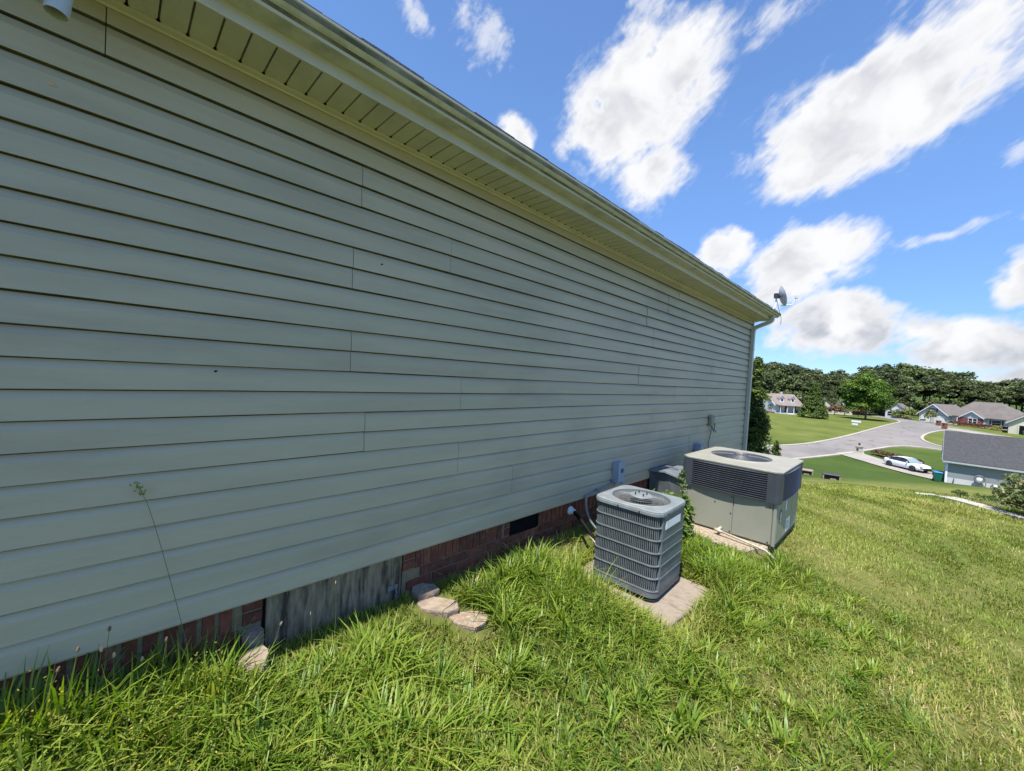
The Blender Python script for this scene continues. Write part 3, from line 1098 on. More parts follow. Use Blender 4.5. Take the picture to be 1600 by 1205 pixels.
rp = thing('refrigerant_pipe', 'black foam wrapped pipe running from a white wall fitting to the condenser', 'pipe', (-.015, 3.13, -.10))
MB().lathe([(.0, .0), (.042, .0), (.040, .012), (.030, .022), (.026, .05), (0, .052)], (0, 0, 0), 14, Matrix(((0, 0, 1), (1, 0, 0), (0, 1, 0)))).build('wall_fitting', M['white'], rp, smooth=False)
MB().tube(smooth3([(.03, 0, 0), (.09, -.005, -.02), (.20, -.02, -.09), (.33, -.03, -.19), (.42, -.05, -.235)]), .019, 10).build('insulation', M['black'], rp, smooth=True)
MB().tube(smooth3([(.03, .012, .012), (.13, .0, -.05), (.26, -.035, -.155), (.40, -.07, -.215)]), .007, 8).build('copper_line', M['pvc'], rp, smooth=True)

cb = thing('cable_box', 'small olive cable junction box with loose wires low on the siding near the far corner', 'junction box', (.019, 6.60, .55))
MB().bbox(0, .06, 0, .13, 0, .165, .012).build('body', M['boxolive'], cb)
MB().bbox(.01, .05, .13, .185, .05, .13, .008).build('side_box', M['boxgrey'], cb)
wr = MB()
wr.tube(smooth3([(.03, .07, 0), (.035, .075, -.08), (.02, .06, -.20), (.012, .05, -.33), (.012, .09, -.45)]), .006, 6)
wr.tube(smooth3([(.03, .09, 0), (.05, .10, -.06), (.06, .12, -.10), (.05, .16, -.03), (.05, .18, .03)]), .008, 6)
wr.tube(smooth3([(.05, .16, -.06), (.05, .21, -.11), (.05, .26, -.08), (.05, .24, -.13), (.05, .2, -.1)]), .004, 6)
wr.build('wire', M['cablem'], cb, smooth=True)

ob = thing('outlet_box', 'blue grey outlet box on the siding just behind the package unit top', 'electrical box', (.019, 6.08, .19))
MB().bbox(0, .075, 0, .17, 0, .125, .006).build('body', M['boxgrey'], ob)
MB().add([(.075, .01, .01), (.075, .16, .01), (.082, .16, .01), (.082, .01, .01), (.075, .01, .12), (.075, .16, .12), (.105, .16, .115), (.105, .01, .115)],
         [(0, 1, 2, 3), (4, 5, 6, 7), (0, 1, 5, 4), (1, 2, 6, 5), (2, 3, 7, 6), (3, 0, 4, 7)]).build('flip_cover', M['boxgrey'], ob)
MB().tube(smooth3([(.03, .02, 0), (.03, .01, -.1), (.03, 0, -.3)]), .010, 8).build('conduit', M['conduit'], ob)

# flood lamp under the soffit at the near end
fl = thing('flood_lamp', 'grey cylinder flood lamp with a second white faced head under the soffit', 'lamp', (.20, -.12, SOF - .004))
MB().lathe([(0, 0), (.055, 0), (.055, -.018), (.04, -.03), (0, -.03)], (0, 0, 0), 20).build('base', M['lampgrey'], fl)
MB().tube([(0, 0, -.03), (.02, .012, -.062), (.075, .01, -.09)], .010, 8).build('joint', M['black'], fl)
MB().tube([(0, 0, -.03), (.03, .05, -.06), (.075, .105, -.08)], .009, 8).build('joint', M['black'], fl)


def head(face_mat, c, axis_v, r, ln, nm):
    ax = Vector(axis_v).normalized()
    q = ax.to_track_quat('Z', 'Y').to_matrix()
    h = MB().lathe([(0, -ln), (r * .75, -ln), (r, -ln * .85), (r, 0), (r * .93, 0), (r * .93, -ln * .35)], c, 24, q)
    hd = h.build(nm, M['lampgrey'], fl, smooth=False)
    MB().lathe([(0, -ln * .33 if face_mat == 'black' else .004), (r * .6, -ln * .33 if face_mat == 'black' else .002), (r * .93, -ln * .34 if face_mat == 'black' else -.004)], c, 24, q).build('lens', M[face_mat], hd, smooth=True)


head('black', (.10, -.03, -.27), (.10, -.10, -1), .0275, .20, 'lamp_head')
head('white', (.10, .115, -.085), (.12, .3, -1), .045, .07, 'lamp_head')

# satellite dish over the far corner
sd = thing('satellite_dish', 'small grey satellite dish on a bent mast at the roof corner', 'satellite dish', (.42, 8.35, 2.60))
ms_ = MB()
ms_.tube(smooth3([(-.16, 0, .02), (-.02, .02, .02), (.0, .05, .06), (-.0, .08, .18), (0, .09, .27)]), .014, 8)
ms_.build('mast', M['dish'], sd, smooth=True)
MB().box(-.21, -.09, -.05, .05, .015, .03).build('foot', M['dish'], sd)
cl = MB()
cl.bbox(-.035, .035, .03, .15, .23, .31, .01)
cl.box(-.02, .02, .1, .24, .25, .29)
cl.build('clamp', M['dark_metal'], sd)
q = Vector((.88, .40, .24)).normalized().to_track_quat('Z', 'X').to_matrix()
prof = [(.19, .046), (.192, .050), (.15, .031), (.10, .013), (.05, .003), (0.001, 0), (.0, -.006), (.05, -.004), (.10, .006), (.15, .024), (.19, .046)]
dm = MB().lathe(prof, (.02, .25, .285), 28, q)
dm.build('reflector', M['dish'], sd, smooth=True)
ar = MB().tube([(.04, .26, .12), (.20, .33, .13), (.25, .37, .27)], .009, 6)
ar.lathe([(0, 0), (.028, 0), (.028, .05), (0, .05)], (.25, .37, .25), 10)
ar.build('feed_arm', M['dish'], sd)
MB().tube(smooth3([(.0, .1, .22), (.03, .2, .02), (.05, .33, -.10), (.045, .34, -.22)]), .004, 5).build('cable', M['cablem'], sd)

# bits stuck to the siding
mo = MB()
mo.add([(.0205, -.018, .0), (.024, 0, .004), (.024, 0, -.004), (.0205, .018, .004), (.0205, -.012, .007), (.0205, .012, .010)], [(0, 2, 1), (1, 2, 3), (0, 1, 4), (1, 3, 5)])
o = mo.build('moth', M['moth'])
p = (0, -.175, 2.104)
o.location = p
tag(o, 'tiny tan winged insect resting high on the siding', 'moth')
for (yy, zz, lb) in ((1.081, 1.770, 'tiny dark beetle on the siding below the middle of the eave'), (.320, 1.115, 'tiny dark beetle on the siding at left of the wall')):
    o = MB().lathe([(0, -.007), (.003, -.005), (.0045, 0), (.003, .005), (0, .007)], (.019, 0, 0), 8, Matrix(((.5, 0, 0), (0, .3, .95), (0, -.9, .3)))).build('beetle', M['black'])
    o.location = (0, yy, zz)
    tag(o, lb, 'beetle')

# ------------------------------------------------------------------ the condenser and its slab


def rrect(hx, hy, r, seg=6):
    """rounded rectangle outline, counter clockwise, about the origin"""
    out = []
    for cx, cy, a0 in ((hx - r, hy - r, 0), (-hx + r, hy - r, 90), (-hx + r, -hy + r, 180), (hx - r, -hy + r, 270)):
        for k in range(seg + 1):
            a = R_(a0 + 90 * k / seg)
            out.append((cx + r * math.cos(a), cy + r * math.sin(a)))
    return out


def loft(mb, loops, closed=True, cap0=False, cap1=False):
    n = len(loops[0])
    vs = [p for l in loops for p in l]
    fs = []
    for i in range(len(loops) - 1):
        for k in range(n if closed else n - 1):
            fs.append((i * n + k, i * n + (k + 1) % n, (i + 1) * n + (k + 1) % n, (i + 1) * n + k))
    if cap0:
        fs.append(tuple(reversed(range(n))))
    if cap1:
        fs.append(tuple(range(len(vs) - n, len(vs))))
    mb.add(vs, fs)


pad = MB()
rg = random.Random(3)
nn = []
px0, px1, py0, py1 = .26, 1.215, 2.60, 3.47
for (x, y) in [(v.x, v.y) for v in resample([(.28, 2.64), (1.176, 2.62), (1.226, 3.40), (.33, 3.45), (.28, 2.64)], .12)[:-1]]:
    nn.append((x + rg.uniform(-.006, .006), y + rg.uniform(-.006, .006)))
CPZ = -.448
loft(pad, [[(x, y, CPZ - .12) for x, y in nn], [(x, y, CPZ - .01) for x, y in nn], [(.74 + (x - .74) * .985, 3.03 + (y - 3.03) * .985, CPZ) for x, y in nn]], cap1=True)
cpad = pad.build('concrete_slab', M['concrete'])
tag(cpad, 'rough concrete slab under the small round cornered condenser', 'slab')

CX, CY, CB, CT = .726, 3.064, CPZ + .008, .237
ROT = R_(2.5)
cu = thing('condenser', 'blue grey air conditioner condenser with vertical slats and round cornered top', 'air conditioner', (CX, CY, CB), ROT)
hgt = CT - CB
HX = HY = .272
CR = .078
# base pan
bp_ = MB()
o1 = rrect(HX - .012, HY - .012, CR)
o2 = rrect(HX, HY, CR)
loft(bp_, [[(x, y, .0) for x, y in rrect(HX - .05, HY - .05, CR)], [(x, y, .03) for x, y in o1], [(x, y, .032) for x, y in o2], [(x, y, .075) for x, y in o2], [(x, y, .078) for x, y in o1]], cap0=True, cap1=True)
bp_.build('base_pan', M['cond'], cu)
MB().prism(rrect(HX - .035, HY - .035, CR - .02), .078, hgt - .036, 'z').build('coil', M['coil'], cu)
# slats and the hoops that carry them
out = rrect(HX - .002, HY - .002, CR, 10)
per = []
for i in range(len(out)):
    a, c = Vector((*out[i], 0)), Vector((*out[(i + 1) % len(out)], 0))
    per.append((a, c, (c - a).length))
total = sum(p[2] for p in per)


def at_len(s):
    s %= total
    for a, c, l in per:
        if s <= l:
            t = (c - a).normalized()
            return a + t * s, t
        s -= l
    return per[-1][1], Vector((1, 0, 0))


Z0, Z1 = .080, hgt - .030
sl = MB()
nsl = 136
for k in range(nsl):
    p, t = at_len(total * k / nsl)
    nrm = Vector((t.y, -t.x, 0))
    if nrm.x > .80 and abs(p.y) < HY - CR * .55:
        continue          # the service panel covers this side
    a = p + t * .0033
    c = p - t * .0033
    d = nrm * .014
    lean = rg.uniform(-.0012, .0012)
    vs = []
    for z in (Z0, Z1):
        off = t * (lean if z == Z1 else 0)
        for q_ in (a - d, a, c, c - d):
            vs.append((q_.x + off.x, q_.y + off.y, z))
    sl.add(vs, [(0, 1, 5, 4), (1, 2, 6, 5), (2, 3, 7, 6)])
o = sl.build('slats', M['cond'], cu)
tag(o, kind='stuff')
NR = 6
for k in range(NR + 1):
    z = Z0 + (Z1 - Z0) * k / NR
    rb = MB()
    q1, q2 = rrect(HX - .012, HY - .012, CR - .01, 8), rrect(HX + .0025, HY + .0025, CR, 8)
    loft(rb, [[(x, y, z - .0055) for x, y in q1], [(x, y, z - .0038) for x, y in q2], [(x, y, z + .0018) for x, y in q2], [(x, y, z + .0042) for x, y in q1]])
    rb.build('hoop', M['cond'], cu)
sp = MB()
sp.bbox(HX - .02, HX + .004, -HY + CR * .75, HY - CR * .75, Z0 - .002, Z1 + .004, .004)
for k in range(1, 5):
    z = Z0 + (Z1 - Z0) * (k / 6)
    sp.box(HX + .0025, HX + .0075, -HY + CR * .8, HY - CR * .8, z - .006, z + .003)
panel = sp.build('service_panel', M['cond'], cu)
MB().bbox(HX + .0035, HX + .0075, -.165, .13, Z1 - .115, Z1 - .055, .001).build('nameplate', M['white'], panel)
scw = MB()
for (yy, zz) in ((-.20, Z1 - .03), (.20, Z1 - .03), (-.20, Z0 + .03), (.20, Z0 + .03), (-.20, .3)):
    scw.lathe([(0, .004), (.006, .003), (.007, 0)], (HX + .003, yy, zz), 8, Matrix(((0, 0, 1), (1, 0, 0), (0, 1, 0))))
scw.build('screw', M['dark_metal'], panel)
# lid with a round opening
FR = .226
lid = MB()
n = 64


def lid_ring(f, z):
    return [(*f(k), z) for k in range(n)]


def sq_pt(hx, r):
    o_ = rrect(hx, hx, r, 15)
    # resample by angle so that rings match the circle
    pts_ = []
    for k in range(n):
        ang = 2 * math.pi * k / n
        best = None
        dx, dy = math.cos(ang), math.sin(ang)
        for i in range(len(o_)):
            x1, y1 = o_[i]
            x2, y2 = o_[(i + 1) % len(o_)]
            den = dx * (y2 - y1) - dy * (x2 - x1)
            if abs(den) < 1e-12:
                continue
            t_ = (x1 * (y2 - y1) - y1 * (x2 - x1)) / den
            u_ = (x1 * dy - y1 * dx) / den
            if t_ > 0 and -1e-6 <= u_ <= 1 + 1e-6:
                best = (dx * t_, dy * t_)
                break
        pts_.append(best)
    return pts_


L0, L1, L2 = sq_pt(HX + .012, CR + .01), sq_pt(HX + .010, CR + .01), sq_pt(HX - .006, CR)
circ = lambda r: [(r * math.cos(2 * math.pi * k / n), r * math.sin(2 * math.pi * k / n)) for k in range(n)]
T = hgt
loops = [[(x, y, T - .036) for x, y in L0], [(x, y, T - .016) for x, y in L0], [(x, y, T - .014) for x, y in L1], [(x, y, T - .006) for x, y in L1], [(x, y, T) for x, y in L2],
         [(x, y, T - .001) for x, y in circ(FR + .010)], [(x, y, T + .004) for x, y in circ(FR + .006)], [(x, y, T + .002) for x, y in circ(FR)], [(x, y, T - .05) for x, y in circ(FR - .004)]]
loft(lid, loops)
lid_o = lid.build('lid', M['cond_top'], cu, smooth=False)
bolt = MB()
for ang in (-140, -100, -62, -28, 28, 118, 200):
    pp_ = sq_pt(HX + .012, CR + .01)[int((ang % 360) / 360 * n)]
    nr = Vector((pp_[0], pp_[1], 0)).normalized()
    bolt.lathe([(0, .004), (.006, .003), (.007, -.002)], (pp_[0], pp_[1], T - .027), 8, nr.to_track_quat('Z', 'Y').to_matrix())
bolt.build('screw', M['dark_metal'], lid_o)
# fan guard: radial wires, hoops, hub
gd = MB()
NS = 60
for k in range(NS):
    a = 2 * math.pi * k / NS
    pts_ = []
    for r, z in ((.085, T + .016), (.13, T + .016), (.18, T + .013), (FR - .004, T + .003)):
        pts_.append((r * math.cos(a), r * math.sin(a), z))
    gd.tube(pts_, .0012, 4, cap=False)
for r, z in ((.125, T + .013), (.17, T + .011)):
    gd.tube([(r * math.cos(2 * math.pi * k / 40), r * math.sin(2 * math.pi * k / 40), z) for k in range(41)], .0022, 5, cap=False)
gd.build('fan_guard', M['cond'], cu)
hb = MB().lathe([(.0, T + .010), (.087, T + .010), (.092, T + .014), (.087, T + .019), (.0, T + .020)], (0, 0, 0), 32)
hub = hb.build('hub', M['cond_top'], cu)
nt_ = MB()
for k in range(4):
    a = R_(45 + 90 * k)
    nt_.tube([(.047 * math.cos(a), .047 * math.sin(a), T + .019), (.047 * math.cos(a), .047 * math.sin(a), T + .040)], .0055, 6)
nt_.build('bolt', M['dark_metal'], hub)
fanm = MB()
fanm.lathe([(0, T - .05), (.05, T - .05), (.055, T - .10), (0, T - .10)], (0, 0, 0), 16)
for k in range(4):
    a = R_(90 * k + 20)
    e1_ = Vector((math.cos(a), math.sin(a), 0))
    e2_ = Vector((-math.sin(a), math.cos(a), 0))
    vs = []
    for r, w0 in ((.05, .03), (.13, .07), (.20, .09)):
        for s in (-1, 1):
            q_ = e1_ * r + e2_ * (w0 * s)
            vs.append((q_.x, q_.y, T - .075 + s * .022))
    fanm.add(vs, [(0, 1, 3, 2), (2, 3, 5, 4)])
fanm.build('fan', M['dark_metal'], cu)

# ------------------------------------------------------------------ the package unit and its bed
gpad = MB()
nn = []
for v in resample([(.30, 4.40), (1.16, 4.40), (1.30, 4.70), (1.31, 5.80), (.30, 5.84), (.30, 4.40)], .15)[:-1]:
    nn.append((v.x + rg.uniform(-.025, .025), v.y + rg.uniform(-.02, .02)))
PZ = -.425
loft(gpad, [[(x, y, PZ - .2) for x, y in nn], [(x, y, PZ - .01) for x, y in nn], [(.85 + (x - .85) * .97, 5.14 + (y - 5.14) * .97, PZ) for x, y in nn]], cap1=True)
o = gpad.build('gravel_bed', M['gravel_pad'])
tag(o, 'pale gritty bed of gravel and mortar under the large package unit', 'gravel bed')

UX0, UX1, UY0, UY1 = .425, 1.355, 4.74, 5.85
UB, UM, UT = -.412, .042, .352
pu = thing('package_unit', 'large olive grey heating and cooling unit with dark louvred upper half', 'air conditioner', (UX0, UY0, PZ))
oX, oY, oZ = UX0, UY0, PZ
WX, WY = UX1 - UX0, UY1 - UY0
zb, zm, zt_ = UB - PZ, UM - PZ, UT - PZ
rail = MB()
rail.box(.01, WX - .01, .02, WY - .02, -.02, zb)
rail.build('base_rail', M['wood_dark'], pu)


def flat_front(mb, x0, x1, y, z0, z1, t=.012, b=.003):
    mb.bbox(x0, x1, y - t, y, z0, z1, b)


body = MB().box(.012, WX - .012, .012, WY - .012, zb, zm + .02)
cab = body.build('cabinet', M['cab'], pu)
sm_x = WX * .575
for (x0, x1) in ((.045, sm_x - .0025), (sm_x + .0025, WX - .035)):
    f_ = MB()
    f_.add([(x0, .012, zb + .01), (x1, .012, zb + .01), (x1, .012, zm - .012), (x0, .012, zm - .012),
            (x0 + .003, .000, zb + .013), (x1 - .003, .000, zb + .013), (x1 - .003, .000, zm - .015), (x0 + .003, .000, zm - .015)],
           [(4, 5, 6, 7), (0, 1, 5, 4), (1, 2, 6, 5), (2, 3, 7, 6), (3, 0, 4, 7)])
    f_.build('front_panel', M['cab'], cab)
for (x0, x1) in ((0, .043), (WX - .033, WX)):
    f_ = MB().bbox(x0, x1, -.001, .04, zb, zm - .006, .008)
    f_.build('corner_post', M['cab'], cab)
MB().bbox(WX - .04, WX - .001, WY - .04, WY, zb, zm - .006, .006).build('corner_post', M['cab_side'], cab)
# side towards the lawn: three pressed panels, badge and rating label
ys = [.045, .40, .76, WY - .045]
for i in range(3):
    y0, y1 = ys[i] + .003, ys[i + 1] - .003
    f_ = MB().add([(WX - .012, y0, zb + .012), (WX - .012, y1, zb + .012), (WX - .012, y1, zm - .014), (WX - .012, y0, zm - .014),
                   (WX - .001, y0 + .004, zb + .016), (WX - .001, y1 - .004, zb + .016), (WX - .001, y1 - .004, zm - .018), (WX - .001, y0 + .004, zm - .018)],
                  [(4, 5, 6, 7), (0, 1, 5, 4), (1, 2, 6, 5), (2, 3, 7, 6), (3, 0, 4, 7)])
    pnl = f_.build('side_panel', M['cab_side'], cab)
    if i == 0:
        ryz = Matrix(((0, 0, 1), (1, 0, 0), (0, 1, 0)))
        sB = MB().lathe([(0, .0025), (.066, .0025), (.068, 0)], (WX - .001, .205, .295), 24, ryz).build('badge', M['sticker_blue'], pnl)
        w_ = MB()
        prof_ = [(-.012, -.06), (.012, -.052), (.03, -.02), (.034, .012), (.018, .038), (-.006, .030), (-.02, .0), (-.012, -.03)]
        w_.prism([(.192 + a_, .295 + c_) for a_, c_ in prof_], WX + .0018, WX + .0032, 'x')
        w_.build('badge_mark', M['white'], sB)
    if i == 1:
        rl = MB().box(WX - .0012, WX + .0012, .50, .70, .05, .19).build('rating_label', M['white'], pnl)
        tl = MB()
        for k in range(6):
            tl.box(WX + .0013, WX + .0016, .515, .66 - .03 * (k % 3), .068 + k * .018, .074 + k * .018)
        tl.build('print', M['dark_metal'], rl)
        MB().box(WX - .0012, WX + .0012, .43, .48, .30, .40).build('warning_label', M['white'], pnl)
fs_ = MB()
for (xx, zz) in ((sm_x - .02, zb + .03), (sm_x - .02, (zb + zm) / 2 - .0), (sm_x - .02, zm - .05), (.07, zm - .05), (.35, zm - .14), (WX - .06, zm - .06), (.07, zb + .03), (WX - .06, zb + .03)):
    fs_.lathe([(0, .006), (.006, .005), (.0075, 0)], (xx, 0.0, zz), 8, Matrix(((1, 0, 0), (0, 0, -1), (0, 1, 0))))
fs_.build('screw', M['dark_metal'], cab)
# louvred coil guard, bowed out over the cabinet
core_l = MB().box(.035, WX - .035, .035, WY - .035, zm, zt_ - .02)
guard = core_l.build('coil', M['dark_metal'], pu)
zl0, zl1 = zm - .012, zt_ - .026
BOW = .022


def bow(t):
    return BOW * (1 - (2 * t - 1) ** 2)


NSL = 13
for side in range(4):
    for k in range(NSL):
        z = zl0 + .012 + (zl1 - zl0 - .024) * k / (NSL - 1)
        vs, fs = [], []
        m_ = 9
        for i in range(m_):
            t = i / (m_ - 1)
            if side == 0:
                u, ax_, n_ = Vector((.085 + (WX - .17) * t, .0, 0)), None, Vector((0, -1, 0))
            elif side == 1:
                u, n_ = Vector((WX, .085 + (WY - .17) * t, 0)), Vector((1, 0, 0))
            elif side == 2:
                u, n_ = Vector((WX - .085 - (WX - .17) * t, WY, 0)), Vector((0, 1, 0))
            else:
                u, n_ = Vector((0, WY - .085 - (WY - .17) * t, 0)), Vector((-1, 0, 0))
            o_ = u + n_ * (bow(t) + .020)
            for d_, dz in ((.003, -.0050), (.006, -.0005), (-.020, .0080), (-.022, .0030)):
                q_ = o_ + n_ * d_
                vs.append((q_.x, q_.y, z + dz))
        for i in range(m_ - 1):
            for kk in range(4):
                fs.append((i * 4 + kk, i * 4 + (kk + 1) % 4, i * 4 + 4 + (kk + 1) % 4, i * 4 + 4 + kk))
        MB().add(vs, fs).build('louvre_slat', M['louvre'], guard)
for (cx_, cy_, sx_, sy_) in ((0, 0, -1, -1), (WX, 0, 1, -1), (WX, WY, 1, 1), (0, WY, -1, 1)):
    # folded corner post
    e_ = .022
    poly = [(cx_ - sx_ * .095, cy_ + sy_ * (e_ + .004)), (cx_ - sx_ * .02, cy_ + sy_ * (e_ + .002)), (cx_ + sx_ * (e_ - .014), cy_ + sy_ * (e_ - .004)), (cx_ + sx_ * (e_ - .004), cy_ + sy_ * (e_ - .014)),
            (cx_ + sx_ * (e_ + .002), cy_ - sy_ * .02), (cx_ + sx_ * (e_ + .004), cy_ - sy_ * .095), (cx_ - sx_ * .03, cy_ - sy_ * .095), (cx_ - sx_ * .03, cy_ - sy_ * .03), (cx_ - sx_ * .095, cy_ - sy_ * .03)]
    MB().prism(poly, zl0 - .006, zl1 + .004, 'z').build('guard_post', M['post'], guard)
br = MB()
for x0 in (.02, WX - .10):
    br.add([(x0, -.001, zm - .004), (x0 + .09, -.001, zm - .004), (x0 + .10, -.018, zm - .016), (x0 - .005, -.018, zm - .016), (x0 + .095, -.016, zm - .024), (x0, -.016, zm - .024)],
           [(0, 1, 2, 3), (3, 2, 4, 5)])
br.build('bracket', M['cab'], cab)
# top cover: chamfered sheet with a folded rim and a round opening for the fan
FX, FY, FRR = WX * .455, WY * .515, .315
tp = MB()
n = 64


def oct_pts(g):
    c_ = .06
    x0, x1, y0, y1 = -g, WX + g, -g, WY + g
    out_ = [(x0 + c_, y0), (x1 - c_, y0), (x1, y0 + c_), (x1, y1 - c_), (x1 - c_, y1), (x0 + c_, y1), (x0, y1 - c_), (x0, y0 + c_)]
    pts_ = []
    for k in range(n):
        ang = 2 * math.pi * k / n
        dx, dy = math.cos(ang), math.sin(ang)
        for i in range(8):
            x1_, y1_ = out_[i][0] - FX, out_[i][1] - FY
            x2_, y2_ = out_[(i + 1) % 8][0] - FX, out_[(i + 1) % 8][1] - FY
            den = dx * (y2_ - y1_) - dy * (x2_ - x1_)
            if abs(den) < 1e-12:
                continue
            t_ = (x1_ * (y2_ - y1_) - y1_ * (x2_ - x1_)) / den
            u_ = (x1_ * dy - y1_ * dx) / den
            if t_ > 0 and -1e-6 <= u_ <= 1 + 1e-6:
                pts_.append((FX + dx * t_, FY + dy * t_))
                break
    return pts_


# polygon corners would be cut by the angular sampling, so the sheet and its rim are built apart
c8 = lambda g, c_=.06: [(-g + c_, -g), (WX + g - c_, -g), (WX + g, -g + c_), (WX + g, WY + g - c_), (WX + g - c_, WY + g), (-g + c_, WY + g), (-g, WY + g - c_), (-g, -g + c_)]
rim_ = MB()
loft(rim_, [[(x, y, zt_ - .030) for x, y in c8(.022)], [(x, y, zt_ - .016) for x, y in c8(.030)], [(x, y, zt_ - .004) for x, y in c8(.030)], [(x, y, zt_) for x, y in c8(.024)], [(x, y, zt_ - .0012) for x, y in c8(-.02)]])
top_o = rim_.build('top_cover', M['cab_top'], pu)
bm = bmesh.new()
ov = [bm.verts.new((x, y, zt_ - .0014)) for x, y in c8(-.018)]
iv = [bm.verts.new((FX + (FRR + .03) * math.cos(2 * math.pi * k / 40), FY + (FRR + .03) * math.sin(2 * math.pi * k / 40), zt_ - .0014)) for k in range(40)]
oe = [bm.edges.new((ov[i], ov[(i + 1) % 8])) for i in range(8)]
ie = [bm.edges.new((iv[i], iv[(i + 1) % 40])) for i in range(40)]
bmesh.ops.triangle_fill(bm, use_beauty=True, edges=oe + ie)
bad = [f for f in bm.faces if (f.calc_center_median() - Vector((FX, FY, zt_ - .0014))).length < FRR * .5]
bmesh.ops.delete(bm, geom=bad, context='FACES')
bmesh.ops.recalc_face_normals(bm, faces=bm.faces)
me = bpy.data.meshes.new('top_sheet')
bm.to_mesh(me)
bm.free()
link('top_sheet', me, M['cab_top'], top_o)
fr_ = MB().lathe([(FRR + .031, zt_ - .0016), (FRR + .022, zt_ + .006), (FRR + .006, zt_ + .010), (FRR, zt_ + .004), (FRR - .004, zt_ - .06)], (FX, FY, 0), 40)
fr_.build('fan_ring', M['cab_top'], top_o, smooth=True)
gd = MB()
for k in range(40):
    a = 2 * math.pi * k / 40
    gd.tube([(FX + r * math.cos(a), FY + r * math.sin(a), z) for r, z in ((.07, zt_ + .022), (.2, zt_ + .020), (FRR + .01, zt_ + .009))], .0022, 4, cap=False)
for i in range(14):
    r = .075 + i * .0185
    z = zt_ + .024 - .014 * (r / FRR) ** 3
    gd.tube([(FX + r * math.cos(2 * math.pi * k / 36), FY + r * math.sin(2 * math.pi * k / 36), z) for k in range(37)], .0023, 4, cap=False)
gd.build('fan_guard', M['louvre'], pu)
MB().lathe([(0, zt_ - .02), (.085, zt_ - .02), (.09, zt_ - .12), (0, zt_ - .12)], (FX, FY, 0), 20).build('fan_motor', M['galv'], pu)
fanm = MB()
for k in range(3):
    a = R_(120 * k + 35)
    e1_ = Vector((math.cos(a), math.sin(a), 0))
    e2_ = Vector((-math.sin(a), math.cos(a), 0))
    vs = []
    for r, w0 in ((.06, .05), (.18, .11), (.30, .15)):
        for s in (-1, 1):
            q_ = e1_ * r + e2_ * (w0 * s)
            vs.append((FX + q_.x, FY + q_.y, zt_ - .075 + s * .03))
    fanm.add(vs, [(0, 1, 3, 2), (2, 3, 5, 4)])
fanm.build('fan', M['boxgrey'], pu)
# drain pipe along the front
dp = MB()
dp.tube([(.43, .02, .055), (.43, -.10, .055)], .016, 10)
dp.tube([(.40, -.105, .055), (.475, -.118, .050)], .017, 10)
dp.tube([(.44, -.11, .052), (.70, -.15, .035), (.90, -.178, .015), (.98, -.19, -.04)], .0115, 10)
dp.build('drain_pipe', M['pvc'], pu, smooth=True)

# sheet metal duct covers between the unit and the house
dc_ = thing('duct_cover', 'dull metal duct cover between the package unit and the house wall', 'duct cover', (0.02, 4.72, -.40))
h_ = MB()
h_.add([(0, 0, 0), (.40, .02, 0), (.40, .46, 0), (0, .46, 0), (0, -.02, .50), (.20, -.03, .52), (.405, .0, .47), (.405, .46, .47), (.20, .46, .52), (0, .46, .50)],
       [(0, 1, 6, 5, 4), (1, 2, 7, 6), (2, 3, 9, 8, 7), (3, 0, 4, 9), (4, 5, 8, 9), (5, 6, 7, 8)])
h_.build('hood', M['galv_dark'], dc_)
t_ = MB()
t_.add([(-.01, -.05, .500), (.20, -.06, .525), (.20, .46, .528), (-.01, .46, .503), (.415, -.03, .475), (.415, .46, .474), (-.01, -.052, .485), (.20, -.062, .51), (.415, -.032, .458)],
       [(0, 1, 2, 3), (1, 4, 5, 2), (0, 6, 7, 1), (1, 7, 8, 4)])
t_.build('top_sheet', M['galv'], dc_)
lp = MB().tube(smooth3([(.10, .02, .525), (.13, .1, .56), (.2, .16, .55), (.26, .2, .53)]), .008, 6)
lp.build('loose_strap', M['cablem'], dc_)

# ------------------------------------------------------------------ flat stones in the grass


def stone(cx, cy, rx, ry, h, rot, seed, m, label, tilt=(0, 0), lift=0.0):
    rg = random.Random(seed)
    n_ = 9
    rr = [1 + rg.uniform(-.24, .16) for _ in range(n_)]
    mb = MB()
    loops = []
    for f, z in ((.92, -.05), (1.0, h * .45), (.99, h * .86), (.93, h), (.5, h * 1.03), (.12, h * 1.04)):
        lp_ = []
        for k in range(n_):
            a = 2 * math.pi * k / n_
            x, y = rx * rr[k] * f * math.cos(a), ry * rr[k] * f * math.sin(a)
            lp_.append((x * math.cos(rot) - y * math.sin(rot), x * math.sin(rot) + y * math.cos(rot), z + rg.uniform(-.004, .004) + tilt[0] * x + tilt[1] * y))
        loops.append(lp_)
    loft(mb, loops, cap0=True, cap1=True)
    o = mb.build('stone', m, None)
    o.location = (cx, cy, tz(cx, cy) + lift)
    return tag(o, label, 'stone', 'flat stones by the wall')


stone(.05, 1.47, .10, .075, .036, .3, 1, M['stone'], 'grey stone in the shade against the brick corner')
stone(.20, 1.47, .13, .09, .026, .5, 2, M['stone'], 'flat pinkish tan stone between the shaded stone and the orange stained stone', (0.05, 0.0))
stone(.41, 1.57, .135, .085, .022, 1.0, 3, M['stone_orange'], 'rough tan stone stained orange at one end')
stone(.155, .485, .075, .06, .12, .9, 4, M['stone'], 'broken tan block half buried in tall grass by the plywood hatch', (.1, .2))
stone(.02, .50, .065, .05, .13, .2, 5, M['stone'], 'rounded grey block in the shade at the foot of the hatch')
stone(.50, .60, .045, .04, .045, .2, 8, M['stone'], 'small stone nearly lost in the grass in front of the wall')

# ------------------------------------------------------------------ plants: leaf clouds, trunks


